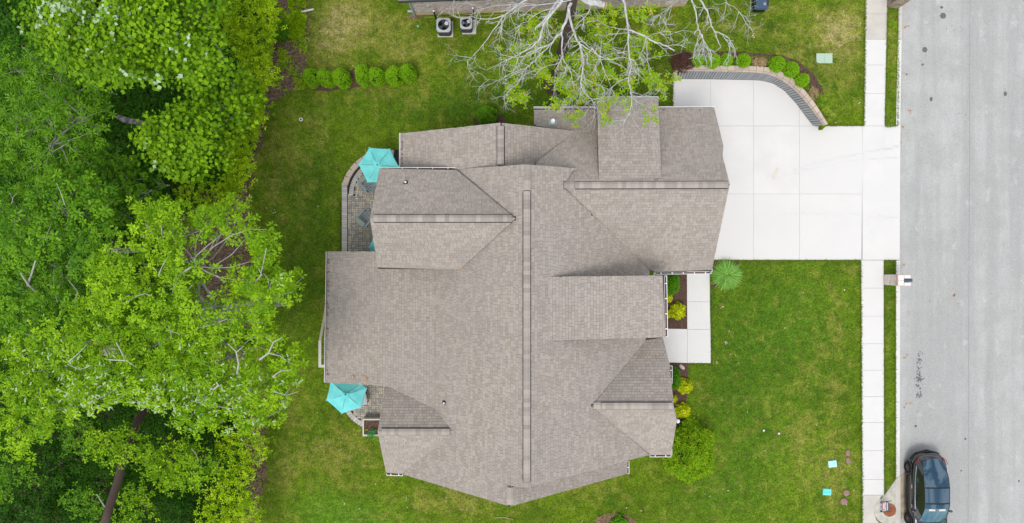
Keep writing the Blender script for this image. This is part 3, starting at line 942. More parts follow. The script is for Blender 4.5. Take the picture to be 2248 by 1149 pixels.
# walls under the roofs: one mesh per wing
def pent(name, xs, ys, eave, ridge_z, axis, ridge_c=None):
    (x0, x1), (y0, y1) = xs, ys
    mb = MB()
    if axis == 'x':   # ridge runs along x, gables at x ends
        rc = ridge_c if ridge_c is not None else (y0 + y1) / 2
        prof = [(y0, 0), (y1, 0), (y1, eave), (rc, ridge_z), (y0, eave)]
        A = [Vector((x0, p, z)) for p, z in prof]; B = [Vector((x1, p, z)) for p, z in prof]
    else:
        rc = ridge_c if ridge_c is not None else (x0 + x1) / 2
        prof = [(x1, 0), (x0, 0), (x0, eave), (rc, ridge_z), (x1, eave)]
        A = [Vector((p, y0, z)) for p, z in prof]; B = [Vector((p, y1, z)) for p, z in prof]
    mb.face(A[::-1]); mb.face(B)
    for i in range(5):
        j = (i + 1) % 5; mb.face([A[i], A[j], B[j], B[i]])
    return mb.build('wall', M['siding'], house)
pent('main', (-4.9, 5.3), (-10.35, 3.7), 3.1, 7.1, 'y', -.05)
pent('main2', (-.6, 6.4), (-9.3, 3.75), 3.6, 7.5, 'y', .6)
pent('garage', (2.4, 9.5), (-.1, 7.15), 3.3, 6.1, 'x', 3.48)
pent('nw', (-5.1, 3.6), (2.0, 5.95), 3.6, 6.2, 'y', -.55)
pent('left', (-5.85, -1.0), (-.05, 4.0), 5.1, 7.2, 'x', 1.87)
pent('sw', (-6.0, -2.0), (-10.3, -6.2), 2.9, 4.8, 'x', -8.03)
pent('se', (5.0, 7.25), (-9.3, -4.1), 3.3, 5.5, 'x', -6.65)
for (x0, x1, y0, y1, z1) in ((4.0, 6.7, -3.4, -.95, 5.6), (4.05, 6.9, 3.6, 7.4, 4.85), (1.45, 2.5, 4.0, 7.15, 3.3)):
    mb = MB(); mb.box(((x0 + x1) / 2, (y0 + y1) / 2, z1 / 2), (x1 - x0, y1 - y0, z1)); mb.build('wall', M['siding'], house)

# gutters: white trough with hanging straps and dark inside
def gutter(pa, pb, z, outv, w=.125, straps=4, lip=.02, dark=True):
    a, b = W(*pa, z), W(*pb, z); d = (b - a); L = d.length; d.normalize(); s = Vector((outv[0], outv[1], 0))
    ang = math.atan2(d.y, d.x)
    mb = MB(); mid = (a + b) / 2
    mb.box(mid + s * (w - .012) + Vector((0, 0, -.05)), (L, .025, .12), ang)
    mb.box(mid + s * w / 2 + Vector((0, 0, -.10)), (L, w, .012), ang)
    for e in (a, b): mb.box(e + s * w / 2 + Vector((0, 0, -.05)), (.02, w, .11), ang)
    g = mb.build('gutter', M['white_trim'], house)
    if dark:
        mb = MB(); mb.box(mid + s * w / 2 + Vector((0, 0, -.075)), (L - .05, w - .05, .03), ang); mb.build('gutter_inside', M['gutter_dark'], g)
    for k in range(straps):
        p = a.lerp(b, (k + .5) / straps if straps > 1 else .5)
        mb = MB(); mb.box(p + s * w / 2 + Vector((0, 0, .0)), (.045, w, .012), ang); mb.build('gutter_strap', M['white_trim'], g)
gutter((1439, 598), (1561, 597), 3.62, (0, -1), straps=5, w=.11)
gutter((1459, 606), (1461, 739), 5.8, (1, 0), straps=4, w=.11)
gutter((1569, 238.5), (1447, 238.5), 3.55, (0, 1), w=.10, straps=0, dark=False)
gutter((1308, 239), (1172, 239), 3.55, (0, 1), w=.10, straps=0, dark=False)
gutter((1446, 217), (1310, 217), 5.02, (0, 1), w=.10, straps=0, dark=False)
gutter((1000, 372), (833, 372), 5.42, (0, 1), w=.09, straps=5)
gutter((880, 293), (880, 369), 3.98, (-1, 0), w=.08, straps=0, dark=False)
gutter((719, 553), (715, 839), 2.77, (-1, 0), w=.08, straps=0, dark=False)
gutter((849, 1040), (884, 1041), 3.2, (0, -1), w=.10, straps=2)
gutter((1427, 999.5), (1473, 999.5), 3.6, (0, -1), w=.10, straps=2)
gutter((1471, 804), (1471, 842), 3.3, (1, 0), w=.12, straps=2)
gutter((1472, 972), (1472, 999), 3.5, (1, 0), w=.08, straps=1)
gutter((1377, 1013), (1377, 1040), 2.8, (1, 0), w=.10, straps=1)
gutter((1438, 598), (1438, 607), 3.6, (-1, 0), w=.06, straps=0)
gutter((1561, 574), (1561, 597), 3.6, (1, 0), w=.06, straps=1)
# dark rust-red leaves lying on the drip edge of the porch roof and north gutters
mb = MB()
for (xa, ya, xb, yb, pl, n) in ((721, 556, 719, 838, 'PW', 60), (883, 298, 883, 366, 'NW', 30), (1250, 242, 1306, 242, 'GN', 18), (1450, 242, 1560, 242, 'GN', 10)):
    for k in range(n):
        t = random.random(); p = on(PL[pl], lerp(xa, xb, t) + random.uniform(-1.5, 1.5), lerp(ya, yb, t) + random.uniform(-1, 1))
        mb.box(p + Vector((0, 0, .03)), (random.uniform(.03, .09), random.uniform(.03, .12), .01), random.uniform(0, 3), random.random())
tag(mb.build('leaf_debris', mat('leaf_debris', rgb(.16, .05, .04), .9, tone=rgb(.34, .26, .24)), house), kind='stuff')

# roof pipes
def pipe_vent(px, py, pl, r, h, col, flash):
    p = on(PL[pl], px, py)
    g = MB(); g.box((0, 0, .0), (r * 4.2, r * 4.2, .015)); g.lathe([(r * 1.7, 0.02), (r * 1.15, .09)], 12)
    f = g.build('pipe_flashing', M[flash], house); f.location = p + Vector((0, 0, .035)); 
    a_ = PL[pl]; f.rotation_euler = Vector((-a_[1], -a_[2], 1)).to_track_quat('Z', 'Y').to_euler()
    g = MB(); g.lathe([(r, -.1), (r, h), (r * .8, h), (r * .8, h - .05)], 14)
    q = g.build('vent_pipe', M[col], house, p + Vector((0, 0, 0)), True)
    return q
pipe_vent(1213, 269, 'GN', .10, .42, 'white', 'pipe_grey')
pipe_vent(891, 401, 'LN', .045, .22, 'white', 'black')
pipe_vent(975, 884, 'MW', .045, .25, 'white', 'black')
p = W(1488, 925, 3.4); mb = MB(); mb.lathe([(.0, -.1), (.09, -.06), (.11, 0), (.09, .06), (.01, .1)], 12); mb.build('vent_cap', M['white'], house, p, True)

# porch posts, deck and railing under the west roof
for y_ in (.3, -3.0, -5.9):
    mb = MB(); mb.box((-9.0, y_, 1.3), (.2, .2, 2.6)); mb.build('porch_post', M['white_trim'], house)
mb = MB(); mb.box((-7.3, -2.8, .5), (3.0, 6.2, .9)); mb.build('deck_base', M['deck_dark'], house)
A, B, C, D = W(717, 668, 1.15), W(702.5, 750, 1.15), W(702.5, 804, 1.15), W(730, 804, 1.15)
def rail(p, q, m, w, z=0.0, nm='railing_cap'):
    d = q - p; mb = MB(); mb.box((p + q) / 2 + Vector((0, 0, z)), (d.length, w, .05), math.atan2(d.y, d.x)); return mb.build(nm, M[m], house)
rail(A, B, 'deck_wood', .13); rail(B + Vector((0, .05, 0)), C - Vector((0, .07, 0)), 'deck_white', .15, .003); rail(C - Vector((.06, 0, 0)), D, 'deck_white', .15, .001)
rail(A + Vector((.14, .06, -.35)), B + Vector((.14, 0, -.35)), 'deck_wood', .06)
mb = MB(); mb.box(((B.x + D.x) / 2 + .1, (B.y + C.y) / 2, .06), (1.0, 1.5, .1)); mb.build('step_pad', M['deck_dark'], house)
for k in range(9):
    y_ = lerp(B.y, C.y, (k + .6) / 9.4)
    mb = MB(); mb.box((B.x + .17, y_, .62), (.035, .035, 1.05)); mb.build('baluster', M['deck_wood'], house)
    mb = MB(); mb.box((B.x + .36, y_ + .02, .2 + .02), (.42, .05, .04), .5); mb.build('tread_slat', M['deck_wood'], house)

# fallen leaves on the roof
mb = MB()
for (px, py, sx, sy, n, pl) in ((915, 599, 9, 4, 16, 'MW'), (933, 628, 3, 3, 8, 'MW'), (932, 642, 3, 4, 12, 'MW'), (940, 699, 3, 2, 4, 'PW'), (801, 831, 4, 4, 12, 'PW'), (774, 827, 7, 2, 7, 'PW'),
                            (818, 788, 2, 2, 3, 'PW'), (1010, 590, 3, 3, 10, 'MW'), (1024, 577, 2, 2, 5, 'MW'), (1040, 402, 2, 2, 3, 'MW'), (942, 884, 4, 2, 8, 'MW'), (930, 877, 5, 3, 6, 'MW'), (905, 867, 3, 1, 3, 'MW'),
                            (1160, 800, 300, 250, 22, 'ME'), (950, 800, 150, 200, 14, 'MW'), (1212, 335, 2, 2, 3, 'NE')):
    for k in range(n):
        x_, y_ = random.gauss(px, sx / 1.5), random.gauss(py, sy / 1.5)
        if sx > 100 and not (inpoly([x_], [y_], [(1170, 380), (1250, 420), (1250, 990), (1170, 1040)] if pl == 'ME' else [(960, 620), (1140, 500), (1140, 1060), (1000, 960), (960, 860)])[0]): continue
        p = on(PL[pl], x_, y_)
        Rm = Matrix.Rotation(random.uniform(0, 6), 3, 'Z')
        mb.box(p + Vector((0, 0, .05)), (random.uniform(.04, .10), random.uniform(.02, .05), .012), tone=random.random() if sx > 100 else random.random() ** 3, M=Rm)
tag(mb.build('fallen_leaves', M['leaf_litter'], house), kind='stuff')

# ------------------------------------------------------------------ garden furniture
def umbrella(c, z_apex, z_edge, rim, label, yaw=0):
    """c apex px; rim list of px corners"""
    top = W(*c, z_apex); r = empty('patio_umbrella', (top.x, top.y, 0), 0, label, 'umbrella', 'teal patio umbrellas')
    R = [W(*p, z_edge) - Vector((top.x, top.y, 0)) for p in rim]
    T = Vector((0, 0, z_apex))
    n = len(R)
    for i in range(n):
        a, b = R[i], R[(i + 1) % n]
        mb = MB(); S = 6
        grid = []
        for u in range(S + 1):
            t = u / S; row = []
            for v in range(S + 1):
                s_ = v / S
                e = a.lerp(b, s_)
                e = e.lerp(Vector((0, 0, e.z)), .018 * math.sin(math.pi * s_))
                p = T.lerp(e, t)
                sag = math.sin(math.pi * t) * .035 + .018 * math.sin(math.pi * s_) * t + .012 * math.sin(5 * s_ + 7 * i) * (t > .4)
                row.append(p - Vector((0, 0, sag)))
            grid.append(row)
        for u in range(S):
            for v in range(S):
                q = [grid[u][v], grid[u][v + 1], grid[u + 1][v + 1], grid[u + 1][v]]
                if (q[1] - q[0]).length < 1e-5: q = q[1:]
                nrm = (q[1] - q[0]).cross(q[-1] - q[0])
                if nrm.z < 0: q = q[::-1]
                mb.face(q)
        for v in range(S):
            p, q = grid[S][v], grid[S][v + 1]; mb.face([p, q, q - Vector((0, 0, .07)), p - Vector((0, 0, .07))])
        mb.build('canopy_panel', M['teal'], r, None, True)
    for a in R:
        mb = MB(); mb.tube([T - Vector((0, 0, .03)), a - Vector((0, 0, .04))], .012, 5); mb.build('rib', M['pole'], r)
        mb = MB(); mb.box(a + Vector((0, 0, -.01)), (.05, .05, .03)); mb.build('rib_tip', M['teal'], r)
    mb = MB(); vr = [(q - Vector((0, 0, q.z))) * .17 + Vector((0, 0, z_apex - .015)) for q in R]
    for i in range(n):
        q = [T + Vector((0, 0, .05)), vr[i], vr[(i + 1) % n]]
        if (q[1] - q[0]).cross(q[2] - q[0]).z < 0: q = [q[0], q[2], q[1]]
        mb.face(q)
    mb.build('vent_flap', M['teal'], r)
    mb = MB(); mb.lathe([(.03, 0), (.035, .05), (.02, .09), (.005, .1)], 10, (0, 0, z_apex + .03)); mb.build('finial', M['metal_dark'], r)
    mb = MB(); mb.tube([(0, 0, .05), (0, 0, z_apex)], .02, 8); mb.build('pole', M['pole'], r)
    mb = MB(); mb.lathe([(.25, 0), (.25, .05), (.1, .08), (.05, .12)], 14); mb.build('base', M['metal_dark'], r)
    return r
umbrella((828.4, 362.6), 2.55, 2.15, [(810.7, 324.6), (855.7, 327.5), (875.5, 366.5), (850, 401.5), (806.4, 400.6), (787, 361.2)], 'teal umbrella over the upper patio, its corner tucked behind the white gutter')
umbrella((758.7, 866.5), 2.5, 2.1, [(725.5, 838), (794, 842.5), (805, 853), (793, 895), (750, 908.5), (716.5, 879)], 'teal umbrella beside the planter box, reaching out over the lawn')
umbrella((852, 548), 2.3, 1.95, [(819, 523), (864, 505), (890, 545), (868, 588), (830, 580), (809.5, 543.5)], 'teal umbrella almost hidden below the roof eave, only one tip showing')

def chair(name_label, p, rz):
    r = empty('patio_chair', p, rz, name_label, 'chair', 'slatted patio chairs')
    for i in range(5):
        mb = MB(); mb.block((0, .02 + i * .125, .36 - .02 * i), (.54, .075, .025), 0, 0, .004); mb.build('seat_slat', M['chair'], r)
    bk = MB(); bk.box((0, 0, 0), (.56, .34, .04)); b = bk.build('backrest', M['chair'], r, (0, -.18, .62)); b.rotation_euler = (math.radians(35), 0, 0)
    cu = MB(); cu.block((0, 0, .04), (.50, .31, .05), 0, 0, .02); cu.build('cushion', M['cushion'], b)
    for s_ in (-1, 1):
        mb = MB(); mb.block((s_ * .33, .1, .56), (.12, .72, .03), 0, 0, .005); mb.build('armrest', M['chair'], r)
        for y_ in (-.15, .42):
            mb = MB(); mb.box((s_ * .30, y_, .27), (.05, .07, .54)); mb.build('leg', M['chair'], r)
    return r
chair('slatted blue grey chair half covered by the upper umbrella', W(809, 401.5, .03), math.radians(-128 + 90 + 60 - 0 + 192))
chair('slatted blue grey chair with a printed cushion in the middle of the upper patio', W(802, 484.5, .03), math.radians(-40))

r = empty('side_table', W(797, 873, .03), math.radians(8), 'light grey patio table peeking out beside the lower umbrella', 'table')
mb = MB(); mb.block((0, 0, .52), (.62, .62, .03), 0, 0, .006); mb.build('table_top', M['grey_top'], r)
for sx in (-1, 1):
    for sy in (-1, 1):
        mb = MB(); mb.box((sx * .25, sy * .25, .25), (.04, .04, .5)); mb.build('leg', M['metal_dark'], r)

# planter box
o0 = W(816, 940); r = empty('planter_box', (o0.x, o0.y, 0), 0, 'white framed raised planter box with soil and a leafy plant', 'planter')
x0, y0 = W(796, 958, .6).to_2d() - o0.to_2d(); x1, y1 = W(838, 920, .6).to_2d() - o0.to_2d()
for (a, b, c, d) in ((x0, y0, x1, y0 + .09), (x0, y1 - .07, x1, y1), (x0, y0 + .09, x0 + .07, y1 - .07), (x1 - .07, y0 + .09, x1, y1 - .07)):
    mb = MB(); mb.prism([(a, b), (c, b), (c, d), (a, d)], 0, .6); mb.build('side_board', M['deck_white'], r)
mb = MB(); mb.prism([(x0 + .07, y0 + .09), (x1 - .07, y0 + .09), (x1 - .07, y1 - .07), (x0 + .07, y1 - .07)], .0, .5); mb.build('soil', M['soil'], r)

# ------------------------------------------------------------------ neighbour's house, its air conditioners, hose, bin
nb = empty('neighbour_house', W(1200, 20), 0, 'neighbouring brick house cut off by the top edge of the photo', 'house')
nb.location = (0, 0, 0)
wa, wb = W(913, 32.5), W(1502, 13); wd = (wb - wa).normalized(); wnv = Vector((-wd.y, wd.x, 0)); wang = math.atan2(wd.y, wd.x); WL = (wb - wa).length
def nbx(s_, t_, z): return wa + wd * s_ + wnv * t_ + Vector((0, 0, z))
def nbox(name, s0, s1, t0, t1, z0, z1, m, parent=nb):
    mb = MB(); mb.box(nbx((s0 + s1) / 2, (t0 + t1) / 2, (z0 + z1) / 2), (s1 - s0, t1 - t0, z1 - z0), wang); return mb.build(name, M[m], parent)
nbox('wall', .0, WL, .0, 9, 0, 3.2, 'mortar'); nbox('foundation', -.03, WL, -.03, -.001, 0, .32, 'foundation')
bm_ = MB()
rows = int(2.85 / .075)
for i in range(rows):
    z = .36 + i * .075; s_ = (i % 2) * -.1
    while s_ < WL:
        a, b = max(s_ + .006, 0), min(s_ + .2 - .006, WL)
        if b - a > .03: 
            dp = random.uniform(.0, .014)
            bm_.box(nbx((a + b) / 2, -.012 - dp / 2, z), (b - a, .024 + dp, .062), wang, random.random())
        s_ += .2
tag(bm_.build('brickwork', M['brick'], nb), kind='stuff')
nbox('eave', -.45, WL + .3, -.42, .5, 3.0, 3.1, 'eave'); nbox('gutter', -.45, WL + .3, -.5, -.42, 3.0, 3.13, 'eave')
mb = MB()
mb.face([nbx(-.45, -.42, 3.12), nbx(WL + .3, -.42, 3.12), nbx(WL + .3, 4.5, 6.0), nbx(-.45, 4.5, 6.0)]); mb.face([nbx(-.45, 9.4, 3.12), nbx(-.45, 4.5, 6.0), nbx(WL + .3, 4.5, 6.0), nbx(WL + .3, 9.4, 3.12)])
mb.build('roof', M['shingle'], nb)
mb = MB(); p = nbx(-.06, -.08, 0); mb.tube([p + Vector((0, 0, .1)), p + Vector((0, 0, 3.0))], .065, 8); mb.build('downspout', M['pipe_grey'], nb)
mb = MB(); mb.box(p + Vector((-.16, 0, .7)), (.25, .1, .1)); mb.build('downspout_bracket', M['pipe_grey'], nb)
for s_, z in ((.75, 1.2), (3.9, 1.2), (5.5, 1.5), (6.8, 1.1), (8.6, 2.0), (11.0, 1.2)):
    nbox('wall_outlet', s_, s_ + .17, -.12, -.03, z, z + .22, 'pipe_grey')
nbox('meter_box', 9.0, 9.55, -.2, -.03, 1.9, 2.3, 'pipe_grey')

def ac(px, py, size, pad, label, zt=.85):
    p = W(px, py, zt)
    r = empty('air_conditioner', (p.x, p.y, 0), 0, label, 'air conditioner', 'air conditioners beside the neighbouring house')
    s_ = size / 2; c = s_ * .22
    oc = lambda k: [(-s_ * k + c, -s_ * k), (s_ * k - c, -s_ * k), (s_ * k, -s_ * k + c), (s_ * k, s_ * k - c), (s_ * k - c, s_ * k), (-s_ * k + c, s_ * k), (-s_ * k, s_ * k - c), (-s_ * k, -s_ * k + c)]
    mb = MB(); mb.prism(oc(.95), .08, zt - .16); mb.build('body', M['ac_body'], r)
    for k in range(12):
        mb = MB(); mb.prism(oc(.965), .13 + k * .045, .135 + k * .045 + .012); mb.build('louvre', M['ac_body'], r)
    # top rim as ring around circular opening
    mb = MB(); n = 32; R = s_ * .78
    for z in (zt,):
        for i in range(n):
            a0, a1 = 2 * math.pi * i / n, 2 * math.pi * (i + 1) / n
            def sq(a):
                k = 1 / max(abs(math.cos(a)), abs(math.sin(a))); k = min(k, 1.24); return Vector((math.cos(a) * k * s_, math.sin(a) * k * s_, z - .03))
            i0, i1 = Vector((math.cos(a0) * R, math.sin(a0) * R, z)), Vector((math.cos(a1) * R, math.sin(a1) * R, z))
            mb.face([i0, sq(a0), sq(a1), i1]); d_ = Vector((0, 0, -.13))
            mb.face([sq(a0), sq(a0) + d_, sq(a1) + d_, sq(a1)]); mb.face([i1, i1 + d_, i0 + d_, i0])
    mb.build('top_rim', M['ac_rim'], r)
    mb = MB(); mb.lathe([(R * .99, -.14), (R * .5, -.14), (0.01, -.14)][::-1] if 0 else [(R, -.16), (R * .02, -.16)], 24, (0, 0, zt)); mb.build('fan_well', M['black'], r)
    for k in range(3):
        mb = MB(); a = k * 2.094 + px
        pts = [Vector((.05 * math.cos(a), .05 * math.sin(a), 0)), Vector((R * .8 * math.cos(a - .5), R * .8 * math.sin(a - .5), .03)), Vector((R * .92 * math.cos(a), R * .92 * math.sin(a), 0)), Vector((R * .8 * math.cos(a + .5), R * .8 * math.sin(a + .5), -.03))]
        mb.face([q + Vector((0, 0, zt - .09)) for q in pts]); mb.build('fan_blade_or_glint', M['ac_blade'], r)
    mb = MB(); a0 = .55
    mb.face([Vector((R * t_ * math.cos(a0 + w_), R * t_ * math.sin(a0 + w_), zt - .07)) for t_, w_ in ((.2, -.5), (.85, -.55), (.95, 0), (.85, .55), (.35, .6))]); mb.build('fan_blade_or_glint', M['ac_sky_glint'], r)  # pale shape painted as sky reflected on the fan, not another blade
    mb = MB(); mb.lathe([(.09, 0), (.07, .04), (.01, .05)], 12, (0, 0, zt - .08)); mb.build('fan_hub', M['ac_body'], r)
    for k in range(5):
        mb = MB(); rr = R * (.2 + .18 * k); mb.tube([(rr * math.cos(t * .3927), rr * math.sin(t * .3927), zt - .01) for t in range(17)], .004, 4, cap=False); mb.build('guard_ring', M['metal_dark'], r)
    mb = MB(); mb.box((0, -s_ * .965, zt - .3), (.14, .01, .06)); mb.build('badge', M['red'], r)
    q = W(*pad[:2]); mb = MB(); mb.block((q.x - p.x, q.y - p.y, .035), (pad[2], pad[2], .09), 0, 0, .01); mb.build('pad', M['concrete_old'], r)
    return r
ac(973.5, 54.5, .76, (978, 65.5, .86), 'larger grey air conditioner on a concrete pad, left of the pair')
ac(1023, 50, .64, (1030, 60.5, .78), 'smaller grey air conditioner on a concrete pad, under the bare branches', .82)
for (px, py), (qx, qy), lab in (((957.5, 42), (953.5, 24), 'black upright pipe at the corner of the left air conditioner'), ((1041, 36), (1041, 17), 'thin black upright pipe behind the right air conditioner')):
    a = W(px, py); mb = MB(); mb.tube([(0, 0, 0), (0, 0, 1.15), (0, .06, 1.2)], .045 if px < 1000 else .025, 8); r = empty('service_pipe', a, 0, lab, 'pipe')
    mb.build('pipe', M['black'], r); mb = MB(); mb.lathe([(.05, 1.15), (.05, 1.22), (.01, 1.23)], 8); mb.build('pipe_cap', M['white'], r)
mb = MB(); mb.tube([W(932, 38, .03), W(1000, 37.5, .03), W(1062, 35, .03), W(1130, 30, .03)], .012, 5)
tag(mb.build('yellow_pipe', mat('pipe_yellow', rgb(.42, .42, .08), .6)), 'thin yellow green pipe lying along the neighbouring brick wall', 'pipe')

mb = MB(); pts = []
for cx_, cy_, r_, t0, t1 in ((1537, 38, 12, 0, 6), (1545, 30, 17, 6, 11), (1531, 48, 9, 2, 9), (1555, 40, 20, 9, 14)):
    for k in range(22):
        t = lerp(t0, t1, k / 21); pts.append(W(cx_ + r_ * math.cos(t) * .8, cy_ + r_ * math.sin(t), .02 + random.uniform(0, .015)))
pts += [W(1556, 10, .02), W(1553, -10, .02)]
sp = []
for i in range(len(pts) - 1):
    for k in range(3): sp.append(pts[i].lerp(pts[i + 1], k / 3))
mb.tube(sp, .016, 5)
hz = mb.build('garden_hose', M['hose'], None, None, True); tag(hz, 'black garden hose coiled in loops on the lawn', 'hose')
for v in hz.data.vertices: v.co.z += .03

p = W(1672.5, 4, .5); r = empty('storage_box', (p.x, p.y, 0), 0, 'dark blue grey plastic box standing on the lawn at the top edge', 'box')
mb = MB()
def rr(w, h, c): return [(-w + c, -h), (w - c, -h), (w, -h + c), (w, h), (-w, h), (-w, -h + c)]
mb.prism(rr(.36, .40, .1), 0, .42); mb.build('body', M['rubber'], r)
mb = MB(); mb.prism(rr(.38, .42, .09), .42, .47); mb.prism(rr(.30, .35, .06), .47, .5); mb.build('lid', M['bluebox'], r)
mb = MB(); mb.lathe([(.075, .5), (.075, .51), (.05, .512)], 16, (.16, -.12, 0)); q = mb.build('badge', M['pipe_grey'], r)
mb = MB(); mb.lathe([(.045, .512), (.045, .52), (.01, .521)], 12, (.16, -.12, 0)); mb.build('badge_centre', M['red'], q)
for s_ in (-1, 1):
    mb = MB(); mb.box((s_ * .34, .05, .48), (.05, .5, .03)); mb.build('handle', M['black'], r)

# ------------------------------------------------------------------ mailboxes at the kerb
def pillar(p, w, d, h, rz, brickm, label, cap=True, bh=.075, bl=.2):
    r = empty('mailbox_pillar', p, rz, label, 'mailbox')
    mb = MB(); mb.box((0, 0, h / 2), (w - .04, d - .04, h)); mb.build('core', M['mortar'], r)
    st = MB()
    for i in range(int(h / bh)):
        z = bh / 2 + i * bh
        for face in range(4):
            L = w if face % 2 == 0 else d; T = d if face % 2 == 0 else w
            s_ = -L / 2 - (i % 2) * bl / 2
            while s_ < L / 2:
                a, b = max(s_ + .006, -L / 2 + .003), min(s_ + bl - .006, L / 2 - .003)
                s_ += bl
                if b - a < .03: continue
                R_ = Matrix.Rotation(face * math.pi / 2, 3, 'Z'); dp = random.uniform(0, .012)
                c = R_ @ Vector(((a + b) / 2, -T / 2 - dp / 2 + .01, 0)) + Vector((0, 0, z))
                st.box(c, (b - a, .04 + dp, bh - .012), face * math.pi / 2, random.random())
    tag(st.build('brickwork', M[brickm], r), kind='stuff')
    return r
mbx = W(1956, 614); r = pillar(Vector((20.72, -39.8 / 40, 0)), .62, .54, 1.3, 0, 'brick_pale', 'pale brick mailbox pillar with blue letter box in front of the driveway corner')
for i in range(6):
    if i < 2:   pos, dim = (-.17, -.14 + i * .28, 1.35), (.30, .27, .1)
    elif i < 4: pos, dim = (.17, -.20 + (i - 2) * .40, 1.35), (.34, .16, .1)
    else: continue
    mb = MB(); mb.block(pos, dim, 0, 0, .012); mb.build('cap_brick', M['cap_brick'], r)
for s_ in (-1, 1):
    for k in range(3):
        mb = MB(); mb.block((-.22 + k * .22, s_ * .285, 1.345), (.205, .035, .08), 0, 0, .005); mb.build('trim_brick', M['cap_red'], r)
mb = MB(); mb.block((-.335, 0, 1.33), (.04, .56, .06), 0, 0, .005); mb.build('trim_brick', M['cap_red'], r)
mb = MB()
prof = [(-.085, 0), (-.085, .1)] + [(.085 * math.cos(math.radians(a)), .1 + .07 * math.sin(math.radians(a))) for a in (150, 120, 90, 60, 30)] + [(.085, .1), (.085, 0)]
A = [Vector((0, y_, z_ + 1.19)) for y_, z_ in prof]; B = [q + Vector((.46, 0, 0)) for q in A]
mb.face(A); mb.face(B[::-1])
for i in range(len(prof)): j = (i + 1) % len(prof); mb.face([A[i], B[i], B[j], A[j]][::-1])
box_ = mb.build('letter_box', M['bluebox'], r)
mb = MB(); mb.box((.475, 0, 1.26), (.02, .18, .16)); mb.build('letter_box_door', M['pipe_grey'], box_)
mb = MB(); mb.box((.36, .1, 1.33), (.03, .015, .16)); mb.build('flag', M['white'], box_)

r = pillar(W(1961, 5) , .60, .62, 1.35, math.radians(-10), 'stone', 'brown stone mailbox pillar cut off by the top edge beside the pavement', bh=.11, bl=.22)
mb = MB(); mb.block((0, 0, 1.40), (.72, .72, .1), 0, 0, .015); mb.build('cap_stone', M['cap_stone'], r)

# ------------------------------------------------------------------ storm drain inlet, manhole lid, sign
dr = empty('storm_drain', W(1950, 1115), 0, 'round concrete storm drain apron with a rusty manhole lid beside the car', 'drain')
dl = dr.location.copy()
def loc(l, z): return [tuple(W(a, b, z).to_2d() - dl.to_2d()) for a, b in l]
mb = MB(); circ = [(1949 + 30 * math.cos(math.radians(a)), 1121 + 30 * math.sin(math.radians(a))) for a in range(60, 214, 10)]
mb.prism(loc([(1977, 1045), (1977, 1200), (1962, 1160)] + circ + [(1940, 1090), (1967, 1053)], .04), -.25, .04); mb.build('apron', M['apron'], dr)
mb = MB(); mb.prism(loc([(1966, 1052), (1977, 1045), (1977, 1200), (1966, 1200)], .045), .04, .048); mb.build('kerb_top', M['concrete_old'], dr)
mb = MB(); mb.prism(loc([(1976, 1045), (1990, 1034), (1993, 1050), (1993, 1122), (1976, 1145)], -.1), -.3, ROADZ + .012); mb.build('gutter_pan', M['gutter_pan'], dr)
mb = MB(); mb.box((0, 0, 0), (.9, .05, .03)); q = mb.build('pan_edge', M['deck_wood'], dr, W(1983, 1133, ROADZ + .03) - dl); q.rotation_euler = (0, 0, math.radians(54))
mb = MB(); mb.lathe([(.36, -.01), (.36, .02), (.33, .025), (.32, .018), (.01, .018)], 28); ml = mb.build('manhole_lid', M['rust'], dr, W(1952.5, 1120, .045) - dl)
st = MB()
for i in range(-4, 5):
    for j in range(-4, 5):
        if math.hypot(i, j) < 4.1: st.box((i * .066, j * .066, .022), (.035, .035, .014), .78)
tag(st.build('lid_studs', M['rust'], ml), kind='stuff')

sg = empty('yard_sign', W(1932, 1112, .03), 0, 'blue framed sign with red and white panel standing over the manhole lid', 'sign')
sl = sg.location.copy()
# board stands upright, its printed face turned west and leaning back
def sp_(u, v): # u along y (0 north ..1 south), v up the board
    base = Vector((0, .25 - .54 * u, .04)); return base + Vector((.10, .26, .62)) * v
def panel(name, u0, u1, v0, v1, m, th=.012, push=0.0, parent=sg):
    a, b, c, d = sp_(u0, v0), sp_(u1, v0), sp_(u1, v1), sp_(u0, v1)
    n_ = (b - a).cross(d - a).normalized(); 
    if n_.x > 0: n_ = -n_
    mb = MB(); f_ = [p + n_ * (th + push) for p in (a, b, c, d)]; g_ = [p + n_ * push for p in (a, b, c, d)]
    if (f_[1] - f_[0]).cross(f_[3] - f_[0]).dot(n_) < 0: f_ = f_[::-1]; g_ = g_[::-1]
    mb.face(f_); mb.face(g_[::-1])
    for i in range(4): j = (i + 1) % 4; mb.face([g_[i], g_[j], f_[j], f_[i]])
    return mb.build(name, M[m], parent)
bd = panel('board', 0, 1, 0, 1, 'sign_blue')
panel('print_panel', .14, .46, .05, .17, 'sign_white', .003, .012, bd); panel('print_panel', .52, .84, .05, .17, 'sign_white', .003, .012, bd)
panel('print_panel', .05, .95, .26, .72, 'sign_white', .003, .012, bd)
panel('print_panel', .12, .9, .80, .94, 'sign_white', .003, .012, bd)
for a in ((.07, .86, .27, .32), (.07, .16, .32, .60), (.30, .62, .58, .64), (.72, .90, .40, .56)): panel('print_mark', *a, 'sign_red', .002, .016, bd)
for v in (.22, .76): panel('board_bar', 0, 1, v - .015, v + .015, 'black', .01, .012, bd)
for u in (-.01, 1.01):
    mb = MB(); a, b = sp_(u, -.05), sp_(u, 1.38); mb.tube([a, b], .014, 6); mb.build('post', M['metal_dark'], sg)

